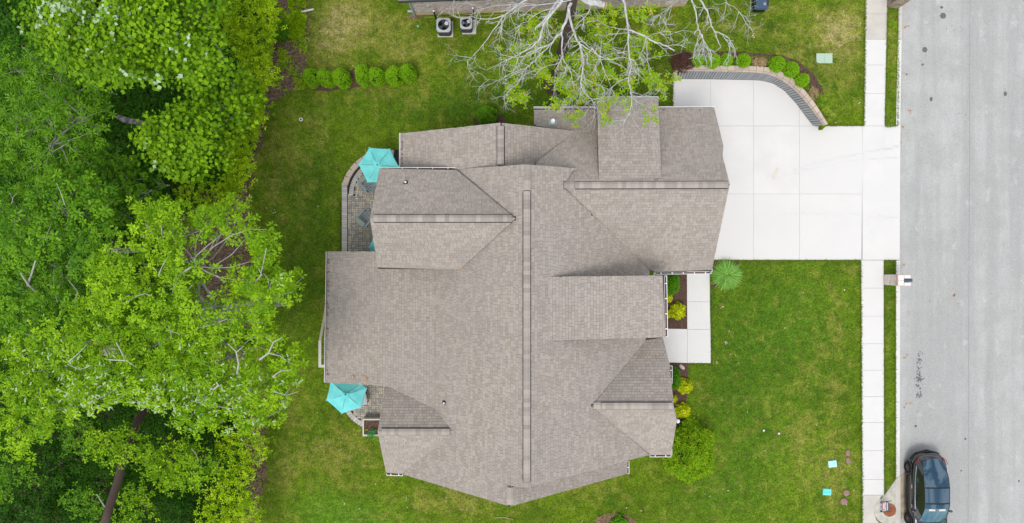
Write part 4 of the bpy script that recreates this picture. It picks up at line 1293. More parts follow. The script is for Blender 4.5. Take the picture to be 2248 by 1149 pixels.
# ------------------------------------------------------------------ parked car
def car():
    cx, rear = 22.50, -10.36
    r = empty('parked_car', (cx, rear - 2.3, ROADZ), 0, 'dark blue black hatchback parked at the kerb, its nose below the bottom edge', 'car')
    # y local: rear +2.3, nose -2.3
    st = [ # y, halfwidth, z_bottom, z_belt, bulge
        (2.32, .30, .42, .66), (2.26, .58, .30, .84), (2.08, .79, .24, .97), (1.75, .90, .22, 1.02), (1.2, .95, .2, 1.0), (.5, .955, .2, .97), (-.3, .955, .2, .95),
        (-.9, .95, .2, .94), (-1.4, .935, .22, .90), (-1.9, .88, .24, .80), (-2.15, .76, .28, .70), (-2.3, .5, .36, .58)]
    mb = MB(); rings = []
    for y, w, z0, z1 in st:
        h = z1 - z0
        rings.append([Vector((x, y, z)) for x, z in (
            (-w * .80, z0), (-w * .97, z0 + h * .12), (-w, z0 + h * .42), (-w * .985, z0 + h * .72), (-w * .93, z0 + h * .93), (-w * .80, z1), (-w * .4, z1 + .03), (0, z1 + .045),
            (w * .4, z1 + .03), (w * .80, z1), (w * .93, z0 + h * .93), (w * .985, z0 + h * .72), (w, z0 + h * .42), (w * .97, z0 + h * .12), (w * .80, z0))])
    for i in range(len(rings) - 1):
        for k in range(14): mb.face([rings[i][k], rings[i][k + 1], rings[i + 1][k + 1], rings[i + 1][k]][::-1])
        mb.face([rings[i][14], rings[i][0], rings[i + 1][0], rings[i + 1][14]][::-1])
    mb.face(rings[0]); mb.face(rings[-1][::-1])
    bo = mb.build('body', M['car_paint'], r)
    bpy_weld(bo); 
    md = bo.modifiers.new('subsurf', 'SUBSURF'); md.levels = 2; md.render_levels = 2
    for p in bo.data.polygons: p.use_smooth = True
    # greenhouse: top profile stations  y, halfwidth top, z top, halfwidth at belt
    gh = [(1.98, .50, 1.06, .66), (1.7, .60, 1.19, .78), (1.2, .64, 1.36, .83), (.72, .645, 1.44, .85), (.65, .645, 1.45, .85), (-.1, .64, 1.46, .86), (-.18, .64, 1.455, .86), (-.42, .63, 1.42, .86), (-.95, .66, 1.16, .86), (-1.22, .70, .97, .84)]
    def top(i, t):  # t -1..1 across
        y, w, z, wb = gh[i]; return Vector((w * t, y + (.13 * (1 - t * t) if i == 0 else (-.08 * (1 - t * t) if i == len(gh) - 1 else 0)), z + .045 * (1 - t * t)))
    N = 8
    def surf(name, i0, i1, m, lift=0.0, tm=1.0):
        mb = MB()
        for i in range(i0, i1):
            for k in range(N):
                t0, t1 = tm * (-1 + 2 * k / N), tm * (-1 + 2 * (k + 1) / N)
                q = [top(i, t0), top(i, t1), top(i + 1, t1), top(i + 1, t0)]
                mb.face([p + Vector((0, 0, lift)) for p in q][::-1])
        o = mb.build(name, M[m], r, None, True); bpy_weld(o); return o
    surf('rear_window', 0, 3, 'car_top_sky_tint'); surf('roof_seam', 3, 4, 'black', -.012); surf('roof_panel', 4, 5, 'car_top_sky_tint'); surf('roof_seam', 5, 6, 'black', -.012)
    surf('roof_front', 6, 7, 'car_top_sky_tint'); surf('windscreen', 7, 9, 'car_glass_sky_tint')
    for sgn in (-1, 1):
        mb = MB()
        for i in range(len(gh) - 1):
            y, w, z, wb = gh[i]; y2, w2, z2, wb2 = gh[i + 1]
            zb = min(.97, z - .02); zb2 = min(.97, z2 - .005)
            q = [Vector((sgn * w, y, z)), Vector((sgn * w2, y2, z2)), Vector((sgn * wb2, y2, zb2)), Vector((sgn * wb, y, zb))]
            mb.face(q if sgn > 0 else q[::-1])
        mb.build('side_window', M['car_side'], r)
    for sgn in (-1, 1):  # roof rails / bright window strip
        mb = MB(); mb.tube([Vector((sgn * (g[1] + .01), g[0], g[2] + .005)) for g in gh], .018, 5); mb.build('roof_edge', M['car_paint'], r)
        mb = MB(); mb.tube([Vector((sgn * (g[3] + .035), g[0], .985)) for g in gh[1:-1]], .010, 5); mb.build('window_trim', M['chrome'], r)
        mi = MB(); mi.lathe([(.02, -.07), (.1, -.05), (.115, .0), (.09, .05), (.02, .07)], 10); o = mi.build('wing_mirror', M['car_paint'], r, (sgn * 1.0, -.72, 1.0), True); o.rotation_euler = (0, math.radians(0), 0); o.scale = (1.0, .62, .8)
        g = MB(); g.box((0, .062, 0), (.13, .01, .07)); g.build('mirror_glass', M['chrome'], o)
        ma = MB(); ma.box((sgn * .90, -.72, .97), (.12, .06, .04)); ma.build('mirror_arm', M['car_paint'], r)
        for y in (1.42, -1.36):
            wh = MB(); wh.lathe([(.19, -.1), (.30, -.11), (.335, -.07), (.335, .07), (.30, .11), (.19, .1)], 28); o = wh.build('wheel', M['rubber'], r, (sgn * .84, y, .335), True); o.rotation_euler = (0, math.pi / 2, 0)
            rm = MB(); rm.lathe([(.19, -.08), (.19, .08), (.12, .06), (.02, .07)], 20); rm.build('rim', M['pole'], o)
            for k in range(5):
                s2 = MB(); s2.box((.1, 0, sgn * .085), (.17, .035, .02), 0); o2 = s2.build('spoke', M['pole'], o); o2.rotation_euler = (0, 0, k * 1.2566)
            ar = MB(); ar.tube([Vector((sgn * .945, y + .40 * math.cos(a * .2618), .335 + .40 * math.sin(a * .2618))) for a in range(0, 13)], .035, 6); ar.build('wheel_arch', M['rubber'], r)
        tl = MB(); tl.tube([Vector((sgn * .50, 2.2, .92)), Vector((sgn * .66, 2.12, .95)), Vector((sgn * .79, 1.96, .975)), Vector((sgn * .86, 1.80, .98))], [.012, .022, .02, .01], 6); tl.build('tail_light', M['tail'], r)
        for y in (.55, -.5): 
            dh = MB(); dh.box((sgn * .965, y, .8), (.03, .2, .03)); dh.build('door_handle', M['chrome'], r)
        sk = MB(); sk.tube([Vector((sgn * .93, 1.0, .28)), Vector((sgn * .95, 0, .26)), Vector((sgn * .93, -.95, .28))], .05, 6); sk.build('door_sill', M['rubber'], r)
    pl = MB(); pl.box((0, 0, 0), (.34, .12, .015)); o = pl.build('number_plate', M['plate'], r, (.02, 2.235, .80)); o.rotation_euler = (math.radians(-58), 0, 0)
    bu = MB(); bu.tube([Vector((-.86, 1.9, .52)), Vector((-.58, 2.22, .52)), Vector((0, 2.38, .52)), Vector((.58, 2.22, .52)), Vector((.86, 1.9, .52))], .09, 8); bu.build('bumper', M['rubber'], r, None, True)
    da = MB(); da.box((0, -.98, .98), (1.1, .25, .05)); da.build('dashboard', M['pipe_grey'], r)
    for sgn in (-1, 1):
        da = MB(); da.box((sgn * .27, -.5, 1.435), (.34, .10, .012)); o = da.build('sun_visor', M['deck_white'], r); 
    return r
def bpy_weld(o):
    import bmesh
    b = bmesh.new(); b.from_mesh(o.data); bmesh.ops.remove_doubles(b, verts=b.verts, dist=.0008); bmesh.ops.recalc_face_normals(b, faces=b.faces); b.to_mesh(o.data); b.free()
car()

# ------------------------------------------------------------------ small things on lawns and road
def thing(name, mb, m, label, cat, loc_, group=None, rz=0, smooth=False):
    o = mb.build(name, M[m], None, loc_, smooth); o.rotation_euler = (0, 0, rz); return tag(o, label, cat, group)
p = W(1804, 132); r = empty('utility_box', (p.x, p.y, terr(p.x, p.y) + .10), 0, 'pale green rectangular utility lid set in the lawn', 'utility cover')
for k in (-1, 1):
    mb = MB(); mb.block((k * .22, 0, .02), (.435, .54, .06), 0, 0, .008); mb.build('cover_plate', M['util_green'], r)
for px, py, lab, m in ((1827, 1018.5, 'pale turquoise utility cover in the front lawn, upper of the two', 'util_pale'), (1815, 1080, 'bright turquoise utility cover in the front lawn, lower of the two', 'util_teal')):
    p = W(px, py); r = empty('utility_cover', (p.x, p.y, 0), math.radians(7 if m == 'util_pale' else -3), lab, 'utility cover', 'turquoise utility covers')
    mb = MB(); mb.block((0, 0, .02), (.46, .36, .07), 0, 0, .01); mb.build('box_rim', M[m], r); mb = MB(); mb.block((0, 0, .06), (.38, .28, .02), 0, 0, .006); mb.build('lid', M[m], r)
    mb = MB(); mb.box((.1, 0, .075), (.08, .02, .008)); mb.build('lid_handle', M['metal_dark'], r)
for i, (px, py, rx, ry, lab) in enumerate(((1860.5, 994, 6, 8, 'northernmost brown flat stone disc in the front lawn'), (1861.5, 1011, 6, 8.5, 'brown flat stone disc just below the northernmost one'), (1857.5, 1082, 8, 8, 'round brown disc nearest the turquoise cover and pavement'), (1852, 1101, 8, 9, 'southernmost round brown disc in the front lawn'))):
    p = W(px, py); mb = MB(); mb.lathe([(.16, 0), (.19, .03), (.17, .06), (.08, .075), (.01, .078)], 14, (0, 0, 0)); o = thing('stone_disc', mb, 'rock_brown', lab, 'stone', (p.x, p.y, 0), 'brown discs in the front lawn', i * .4, True); o.scale = (rx / 8, ry / 8, 1)
    for v in o.data.vertices: v.co.x += random.uniform(-.012, .012); v.co.y += random.uniform(-.012, .012)
p = W(1497, 806, .05); mb = MB(); mb.lathe([(.16, 0), (.2, .03), (.17, .08), (.05, .1)], 10); o = thing('garden_stone', mb, 'pale_stone', 'pale grey stone lying in the mulch beside the walk', 'stone', p, None, -.7, True); o.scale = (1.0, .55, 1)
for px, py, lab in ((1676, 945, 'white garden ball left of its twin on the front lawn'), (1709, 951.5, 'white garden ball right of its twin on the front lawn'), (2, 0, None), (1853, 637, 'tiny white ball in the lawn beside the pavement')):
    if not lab: continue
    p = W(px, py); mb = MB(); mb.lathe([(.02, 0), (.05, .02), (.06, .05), (.045, .085), (.01, .1)], 12); o = thing('garden_ball', mb, 'white', lab, 'ball', (p.x, p.y, 0), 'white balls on the front lawn', 0, True)
    if px > 1800: o.scale = (.6, .6, .6)
p = W(661, 263); r = empty('drain_cap', (p.x, p.y, 0), 0, 'small grey round drain cap in the back lawn', 'drain cap')
mb = MB(); mb.lathe([(.1, 0), (.1, .04), (.085, .05), (.01, .05)], 14); mb.build('rim', M['white'], r); mb = MB(); mb.lathe([(.06, .05), (.06, .056), (.01, .057)], 12); mb.build('grate', M['metal_dark'], r)
a, b = W(661, 27, .06), W(688.5, 20.5, .06); mb = MB(); mb.tube([a, b], .045, 8); tag(mb.build('plastic_pipe', M['white']), 'short white plastic pipe lying among the weeds', 'pipe')
p = W(917.5, 58.5); mb = MB(); mb.lathe([(.05, 0), (.055, .03), (.01, .05)], 10); thing('lawn_marker', mb, 'util_teal', 'tiny turquoise marker in the lawn below the grey downspout', 'marker', (p.x, p.y, 0))
for l, lab in (([(1086, 1137), (1107, 1136.5), (1127, 1141)], 'long bare stick lying on the lawn below the roof peak'), ([(590, 106), (606, 114), (612, 122)], 'curved dry stick in the litter at the wood edge'), ([(1280, 1141), (1275, 1148)], 'short stick near the bottom edge left of the straw ring'), ([(891, 1100), (892, 1093), (891.5, 1086)], 'small pale stick upright in the lawn below the house'),
               ([(625, 118), (645, 113)], 'thin pale stick in the litter left of the hedge'), ([(583, 259), (591, 246)], 'grey stick at the wood edge beside the lawn')):
    mb = MB(); P_ = [W(*q, .04) for q in l]; mb.tube(P_, [.018] * (len(P_) - 1) + [.008], 5); tag(mb.build('stick', M['deck_wood']), lab, 'stick')
# pale leaf scraps on lawns, brown drifts on the road
def scraps(name, l, m, z, size=(.03, .07)):
    mb = MB()
    for px, py, sx, sy, n in l:
        for k in range(n):
            x_, y_ = random.gauss(px, sx), random.gauss(py, sy)
            p = W(x_, y_); zz = z + (terr(p.x, p.y) if p.x > 6 and p.y > 6 else 0)
            mb.box((p.x, p.y, zz), (random.uniform(*size), random.uniform(*size) * .6, .012), random.uniform(0, 3), random.random())
    return tag(mb.build(name, M[m]), kind='stuff')
L = [(1649, 83, 2, 2, 4), (1593, 752, 2, 4, 9), (1600, 727, 1.5, 1.5, 3), (1604, 778, 1.5, 1.5, 2), (1573, 797, 1.5, 2, 4), (1590, 675, 4, 1.5, 3), (1622, 598, 1, 2, 2), (1598, 1078, 1, 1, 2), (757, 1105, 2, 2, 4), (787, 995, 1, 1, 2), (825, 1063, 1, 1, 2), (600, 463, 2, 2, 3), (586, 458, 1, 1, 2), (1558, 1090, 1, 1, 2), (1883, 229, 2, 2, 3), (1835, 270, 1, 1, 2)]
L += [(random.uniform(600, 1880), random.uniform(20, 1140), .5, .5, 1) for _ in range(150)]
hardzones = [[(1470, 140), (1830, 140), (1830, 280), (1990, 280), (1990, 575), (1470, 575)], [(700, 230), (1620, 200), (1620, 600), (1500, 1110), (700, 1110)], [(1450, 570), (1562, 570), (1562, 800), (1450, 800)], [(900, -10), (1520, -10), (1520, 35), (900, 35)]]
L = [q for q in L if q[4] > 1 or not any(inpoly([q[0]], [q[1]], h)[0] for h in hardzones)]
scraps('lawn_litter', L, 'litter_pale', .04)
scraps('kerb_litter', [(1992, 57, 4, 2, 16), (1990, 163, 4, 1.5, 10), (2000, 243, 3, 3, 12), (1984, 278, 2, 1.5, 8), (1980, 305, 1, 12, 8), (1987, 583, 2, 2, 6), (2095, 649, 3, 2, 10), (2045, 660, 1, 2, 4), (1996, 688, 2, 1.5, 4), (1993, 778, 2, 2, 5), (1987, 786, 2, 1.5, 5), (2000, 888, 5, 2, 9), (1988, 896, 3, 1, 4), (2081, 769, 1, 1, 2), (1976, 700, 1, 60, 14), (2070, 590, 40, 60, 8)], 'leaf_litter', ROADZ + .012, (.03, .08))
# oil stains, splatter and pale patches on the asphalt: thin films a few mm thick
def blot(px, py, rx, ry, m='stain', n=22, z=ROADZ + .004, name='oil_stain'):
    mb = MB(); p = W(px, py)
    ph = random.uniform(0, 6)
    mb.face([(p.x + rx / K * math.cos(2 * math.pi * k / n) * random.uniform(.88, 1.08), p.y + ry / K * math.sin(2 * math.pi * k / n) * random.uniform(.88, 1.08), z) for k in range(n)])
    o = mb.build(name, M[m], road); return o
road = bpy.data.objects['road']
for q in ((2073, 33.5, 7, 6.5), (2033, 108, 5.5, 6.5), (2028, 141, 3, 2.5), (2047, 217, 3.5, 5), (2210, 205, 4, 5.5), (2070, 15, 3.5, 3), (2013, 937, 3, 3), (2122, 965, 2.5, 2.5), (2113, 1035, 2, 2), (2240, 1058, 2, 3)): blot(*q)
mb = MB()
for (px, py, sx, sy, n, s0, s1) in ((2020, 800, 3, 14, 40, .6, 1.8), (2021, 835, 4, 9, 46, .6, 2.2), (2021, 868, 3.5, 6, 28, .6, 1.8), (2030, 120, 5, 14, 14, .3, 1.0), (2090, 63, 10, 4, 9, .4, 1.2), (2103, 250, 18, 3, 5, .3, 1), (2018, 975, 5, 6, 5, .4, 1.2), (2020, 905, 3, 10, 6, .3, .9),
                                 (2150, 500, 60, 400, 30, .2, .6), (2100, 50, 30, 40, 10, .2, .7), (2024, 380, 4, 60, 8, .2, .6), (2200, 540, 12, 10, 4, .4, .8), (2025, 325, 3, 3, 3, .4, .9)):
    for k in range(n):
        p = W(random.gauss(px, sx), random.gauss(py, sy)); zz_ = ROADZ + .002 + random.random() * .004; rr_ = random.uniform(s0, s1) / K; a = random.uniform(0, 3)
        mb.face([(p.x + rr_ * math.cos(a + t), p.y + rr_ * 1.3 * math.sin(a + t), zz_) for t in (0, 1.2, 2.5, 3.7, 5)])
tag(mb.build('tar_specks', M['stain'], road), kind='stuff')
dv = bpy.data.objects['driveway']
def mark(l, w, m, nm, n=26):
    mb = MB(); P_ = [W(*q, .024) for q in l]
    for i in range(len(P_) - 1):
        for k in range(n):
            c = P_[i].lerp(P_[i + 1], (k + random.random()) / n); d = (P_[i + 1] - P_[i]).normalized(); s_ = Vector((-d.y, d.x, 0)); c = c + s_ * random.gauss(0, w * .35); a_, b_ = random.uniform(.03, .12), random.uniform(.01, .03)
            c = c + Vector((0, 0, random.random() * .004)); mb.face([c - d * a_ - s_ * b_, c + d * a_ - s_ * b_, c + d * a_ * .6 + s_ * b_, c - d * a_ * .8 + s_ * b_])
    tag(mb.build(nm, M[m], dv), kind='stuff')
mark([(1708, 368), (1696, 392)], .16, 'dirt_mark', 'rust_stain', 30)
mark([(1975, 322), (1900, 335), (1820, 352), (1740, 372)], .12, 'tyre_mark', 'tyre_marks', 22)
mark([(1975, 345), (1890, 350), (1800, 366), (1720, 386)], .12, 'tyre_mark', 'tyre_marks', 16)
mark([(1975, 480), (1860, 470), (1720, 468)], .12, 'tyre_mark', 'tyre_marks', 16)
mb = MB(); p0, p1 = W(2132.5, -40), W(2128, 1200)
pts = [p0.lerp(p1, k / 40) + Vector((random.uniform(-.012, .012), 0, 0)) for k in range(41)]
for i in range(40): mb.face([(pts[i].x - .012, pts[i].y, ROADZ + .003), (pts[i + 1].x - .012, pts[i + 1].y, ROADZ + .003), (pts[i + 1].x + .012, pts[i + 1].y, ROADZ + .003), (pts[i].x + .012, pts[i].y, ROADZ + .003)])
mb.build('paving_seam', mat('seam', rgb(.24, .245, .25), .9), road)

# ------------------------------------------------------------------ plants
TEMPL = {  # outline (along, across) of a leaf, as fan around its midrib; unit length
    'oval': ([(0, 0), (.5, .26), (1, 0), (.5, -.26)], [(0, 1, 2), (0, 2, 3)]),
    'narrow': ([(0, 0), (.45, .13), (1, 0), (.45, -.13)], [(0, 1, 2), (0, 2, 3)]),
    'round': ([(0, 0), (.25, .42), (.8, .36), (1, 0), (.8, -.36), (.25, -.42)], [(0, 1, 2), (0, 2, 3), (0, 3, 4), (0, 4, 5)]),
    'tulip': ([(0, 0), (.15, .45), (.5, .34), (.85, .42), (.78, 0), (.85, -.42), (.5, -.34), (.15, -.45)], [(0, 1, 2), (0, 2, 4), (2, 3, 4), (0, 4, 6), (0, 6, 7), (4, 5, 6)]),
    'oakleaf': ([(0, 0), (.3, .07), (.42, .22), (.58, .09), (.8, .19), (1, 0), (.8, -.19), (.58, -.09), (.42, -.22), (.3, -.07)], [(0, 1, 9), (1, 2, 3), (1, 3, 7), (1, 7, 9), (7, 8, 9), (3, 4, 5), (3, 5, 7), (5, 6, 7)]),
    'lobed': ([(0, 0), (.3, .12), (.42, .34), (.6, .14), (.8, .26), (1, 0), (.8, -.26), (.6, -.14), (.42, -.34), (.3, -.12)], [(0, 1, 9), (1, 2, 3), (1, 3, 7), (1, 7, 9), (7, 8, 9), (3, 4, 5), (3, 5, 7), (5, 6, 7)]),
}
def leaves(P, D, Nn, L, templ, tone, fold=.12):
    """P base points, D directions, Nn normals, L lengths -> V, F, tone"""
    T, tri = TEMPL[templ]; T = np.array(T); tri = np.array(tri)
    D = D / np.linalg.norm(D, axis=1, keepdims=True)
    S = np.cross(Nn, D); S /= (np.linalg.norm(S, axis=1, keepdims=True) + 1e-9); N2 = np.cross(D, S)
    n, k = len(P), len(T)
    V = P[:, None, :] + L[:, None, None] * (T[None, :, 0, None] * D[:, None, :] + T[None, :, 1, None] * S[:, None, :]
        + (fold * np.abs(T[None, :, 1, None]) * 2 - .22 * T[None, :, 0, None] ** 2) * N2[:, None, :])
    F = (np.arange(n)[:, None, None] * k + tri[None]).reshape(-1, 3)
    return V.reshape(-1, 3), F, np.repeat(tone, len(tri))
def rosettes(C, size, n, templ, tilt=.5, updir=None, tonec=None, jitter=.25, spread=.08):
    """whorls of n leaves around points C (m,3)"""
    m = len(C)
    up = np.tile([0, 0, 1.0], (m, 1)) if updir is None else updir
    up = up + rng.normal(0, .28, (m, 3)); up /= np.linalg.norm(up, axis=1, keepdims=True)
    a = np.cross(up, rng.normal(0, 1, (m, 3))); a /= np.linalg.norm(a, axis=1, keepdims=True); b = np.cross(up, a)
    P, D, Nn, L, T = [], [], [], [], []
    tc = rng.random(m) if tonec is None else tonec
    for i in range(n):
        t = 2 * math.pi * i / n + rng.normal(0, .25, m)
        d = a * np.cos(t)[:, None] + b * np.sin(t)[:, None]
        e = rng.uniform(.05, tilt, m)[:, None]
        dd = d * (1 - e) + up * e
        P.append(C + d * (size * spread)[:, None] + up * (size * spread * rng.normal(0, .5, m))[:, None] if hasattr(size, 'shape') else C + d * size * spread); D.append(dd)
        Nn.append(up + rng.normal(0, .25, (m, 3))); L.append((size if hasattr(size, 'shape') else np.full(m, size)) * rng.uniform(1 - jitter, 1 + jitter, m))
        T.append(np.clip(tc * .65 + rng.random(m) * .35, 0, 1))
    return leaves(np.concatenate(P), np.concatenate(D), np.concatenate(Nn), np.concatenate(L), templ, np.concatenate(T))
def merge(parts):
    Vs, Fs, Ts, o = [], [], [], 0
    for V, F, T in parts: Vs.append(V); Fs.append(F + o); Ts.append(T); o += len(V)
    return np.concatenate(Vs), np.concatenate(Fs), np.concatenate(Ts)

def dome_pts(n, rx, ry, h, low=-.1, shell=(.86, 1.0), lump=.06):
    v = rng.normal(0, 1, (n * 3, 3)); v /= np.linalg.norm(v, axis=1, keepdims=True); v = v[v[:, 2] > low][:n]
    r = rng.uniform(*shell, len(v)) * (1 + lump * np.sin(v[:, 0] * 5 + 1) * np.cos(v[:, 1] * 6) + lump * .7 * np.sin(v[:, 2] * 9 + v[:, 0] * 7))
    return v * r[:, None] * np.array([rx, ry, h]), v
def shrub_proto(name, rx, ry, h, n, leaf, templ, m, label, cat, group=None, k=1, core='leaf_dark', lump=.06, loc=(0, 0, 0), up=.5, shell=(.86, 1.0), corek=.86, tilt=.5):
    r = empty(name, loc, 0, label, cat, group)
    z0 = h * .12
    C, v = dome_pts(n, rx, ry, h, lump=lump, shell=shell); C[:, 2] += z0; C[:, 2] = np.maximum(C[:, 2], .01)
    ud = v * (1 - up) + np.array([0, 0, up])
    if k > 1: V, F, T = rosettes(C, leaf, k, templ, tilt, ud)
    else:
        D = np.cross(v, rng.normal(0, 1, v.shape)) + v * .8
        V, F, T = leaves(C - v * leaf * .3, D, ud + rng.normal(0, .3, v.shape), np.full(len(C), leaf) * rng.uniform(.7, 1.3, len(C)), templ, np.clip(rng.random(len(C)), 0, 1))
    tag(link('foliage', np_mesh('foliage', V, F, M[m], T), r), kind='stuff')
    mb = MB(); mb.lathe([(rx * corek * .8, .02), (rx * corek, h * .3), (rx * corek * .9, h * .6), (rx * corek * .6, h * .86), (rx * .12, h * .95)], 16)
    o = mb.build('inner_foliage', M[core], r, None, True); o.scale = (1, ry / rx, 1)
    for q in range(3):
        mb = MB(); a = q * 2.1; mb.tube([(0, 0, -.02), (.06 * math.cos(a), .06 * math.sin(a), h * .25), (rx * .5 * math.cos(a), rx * .5 * math.sin(a), h * .6)], [.025, .02, .008], 5); mb.build('stem', M['bark_dark'], r)
    return r
def again(proto, loc, rz, scale, label):
    c = copy_tree(proto); c.location = loc; c.rotation_euler = (0, 0, rz); c.scale = scale; c['label'] = label; return c

# clipped boxwood balls along the retaining wall
BX = [(1531, 131.5, 13, 'clipped round boxwood right beside the dark red bush'), (1564, 133, 15, 'clipped round boxwood crossed by a bare grey branch end'),
      (1596, 131, 12.5, 'yellowish round boxwood between two branch tips above the wall'), (1633, 132.5, 13.5, 'looser yellow green boxwood left of the dried plant'),
      (1706.5, 140.5, 15.5, 'largest round boxwood at the start of the wall curve'), (1737.5, 153, 15, 'round boxwood in the middle of the wall curve'), (1762, 175.5, 13.5, 'last round boxwood at the right end of the row')]
bx = None
for i, (px, py, rp, lab) in enumerate(BX):
    s_ = rp / 12.2; p = W(px, py, 1.05); z = max(0, terr(p.x, p.y)) + .01; p = W(px, py, z + .25)
    if bx is None:
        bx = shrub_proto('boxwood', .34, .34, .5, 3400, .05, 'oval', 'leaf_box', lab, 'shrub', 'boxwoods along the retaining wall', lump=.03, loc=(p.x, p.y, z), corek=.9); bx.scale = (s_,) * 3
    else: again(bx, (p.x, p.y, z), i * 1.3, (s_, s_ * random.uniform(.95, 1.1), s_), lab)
p = W(1497, 136, .9); shrub_proto('barberry', .60, .52, .55, 1500, .07, 'narrow', 'leaf_red', 'spreading dark red brown bush at the left end of the retaining wall', 'shrub', core='leaf_red', lump=.15, loc=(p.x, p.y, .78), k=3, tilt=.9, corek=.7)
p = W(1668, 137, .9); shrub_proto('dried_plant', .34, .2, .25, 120, .10, 'narrow', 'leaf_dry', 'dried tan perennial between the boxwoods in the mulch', 'plant', core='mulch', lump=.2, loc=(p.x, p.y, .78), k=4, corek=.4)
p = W(1785, 205, .8); shrub_proto('dried_plant', .24, .3, .22, 90, .09, 'narrow', 'leaf_dry', 'small dried plant past the last boxwood near the wall end', 'plant', core='mulch', lump=.2, loc=(p.x, p.y, terr(p.x, p.y)), k=4, corek=.4)

# seven arborvitae of the back hedge
HG = [(682, 168, 15, 18, 'leftmost arborvitae of the hedge, beside the leaf litter'), (714, 169, 16, 20, 'second arborvitae from the left in the back hedge'), (748, 169.5, 19, 18, 'curly third arborvitae of the back hedge, before the first gap'),
      (796, 163.5, 16, 22, 'first tall oval arborvitae right of the gap in the back hedge'), (826, 166, 16, 19, 'arborvitae just left of the second gap in the back hedge'), (866, 165, 18, 20, 'broad arborvitae right of the second gap in the back hedge'), (895, 159.5, 15, 19, 'rightmost arborvitae of the back hedge')]
hg = None
for i, (px, py, rx, ry, lab) in enumerate(HG):
    p = W(px, py, .7)
    if hg is None:
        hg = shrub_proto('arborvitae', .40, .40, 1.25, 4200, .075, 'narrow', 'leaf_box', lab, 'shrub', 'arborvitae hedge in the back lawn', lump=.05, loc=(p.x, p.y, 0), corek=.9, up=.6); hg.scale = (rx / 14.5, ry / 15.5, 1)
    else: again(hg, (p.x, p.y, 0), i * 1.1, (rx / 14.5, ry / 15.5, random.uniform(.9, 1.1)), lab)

# front beds
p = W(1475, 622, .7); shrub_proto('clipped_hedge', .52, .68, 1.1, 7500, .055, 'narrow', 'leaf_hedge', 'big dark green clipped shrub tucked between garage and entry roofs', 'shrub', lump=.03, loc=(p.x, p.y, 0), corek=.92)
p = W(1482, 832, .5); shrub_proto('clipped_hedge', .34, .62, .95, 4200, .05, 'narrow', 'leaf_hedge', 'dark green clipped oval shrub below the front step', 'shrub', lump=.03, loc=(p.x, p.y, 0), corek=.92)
p = W(1489, 683, .35); gold = shrub_proto('golden_shrub', .40, .42, .6, 900, .10, 'round', 'leaf_gold', 'yellow leafed shrub in the mulch beside the front walk', 'shrub', 'golden shrubs in the front beds', lump=.1, loc=(p.x, p.y, 0), core='leaf_bush', corek=.75)
for px, py, s_, lab in ((1467, 655, .62, 'small yellow shrub half under the entry roof gutter, above'), (1463, 692, .6, 'small green yellow shrub half under the entry roof gutter, below'), (1503, 849, .95, 'bright yellow rounded shrub below the front step'), (1478, 877, .55, 'small yellow shrub half hidden by the roof edge'), (1500, 903, .95, 'olive yellow rounded shrub just above the big bush')):
    p = W(px, py, .3); again(gold, (p.x, p.y, 0), px, (s_, s_, s_), lab)
p = W(1514, 994, .8); shrub_proto('spreading_yew', 1.32, 1.5, 1.6, 3400, .15, 'narrow', 'leaf_bush', 'large feathery green and yellow bush at the house corner', 'shrub', lump=.10, loc=(p.x, p.y, 0), k=6, corek=.8, tilt=.8, shell=(.72, 1.02))
p = W(1068, 252, .5); shrub_proto('rhododendron', .52, .45, 1.0, 900, .11, 'oval', 'leaf_mid', 'dark green bush standing at the north gable peak', 'shrub', lump=.12, loc=(p.x, p.y, 0), k=3, corek=.8)
p = W(1360, 1158, .3); shrub_proto('low_bush', .46, .5, .5, 700, .10, 'round', 'leaf_hedge', 'low green bush in the ring of straw at the bottom edge', 'shrub', lump=.1, loc=(p.x, p.y, 0), k=2, corek=.8)
p = W(614, 63, .5); shrub_proto('young_fir', .32, .55, .9, 900, .12, 'narrow', 'leaf_mid', 'feathery young green tree at the top of the wood edge', 'tree', lump=.1, loc=(p.x, p.y, 0), k=4, corek=.7)
# ornamental grass
p = W(1595, 604, .3); r = empty('ornamental_grass', (p.x, p.y, 0), 0, 'round fountain of long striped grass at the driveway corner', 'grass plant')
n = 1500; a = rng.uniform(0, 2 * math.pi, n); L = rng.uniform(.5, .95, n); el = rng.uniform(.15, 1.25, n)
V, F, T = [], [], []
for i in range(n):
    d = np.array([math.cos(a[i]), math.sin(a[i])]); s_ = np.array([-d[1], d[0]]) * .016; pts = []
    for t in (0, .35, .7, 1.0):
        rr_ = L[i] * (t * math.cos(el[i]) + .25 * t * t * math.sin(el[i])); zz = .12 + L[i] * (t * math.sin(el[i]) - .55 * t * t * math.sin(el[i])) + .25 * t * (1 - t)
        w = s_ * (1 - t * .85); pts += [(d[0] * rr_ - w[0] + d[0] * .03, d[1] * rr_ - w[1], zz), (d[0] * rr_ + w[0] + d[0] * .03, d[1] * rr_ + w[1], zz)]
    b = len(V); V += pts; tt = random.random() ** 1.5
    for q in range(3): F.append((b + 2 * q, b + 2 * q + 1, b + 2 * q + 3, b + 2 * q + 2)); T.append(tt)
tag(link('blades', np_mesh('blades', V, F, M['leaf_grass'], T), r), kind='stuff')
mb = MB(); mb.lathe([(.2, 0), (.16, .15), (.02, .2)], 12); mb.build('crown_base', M['straw'], r)
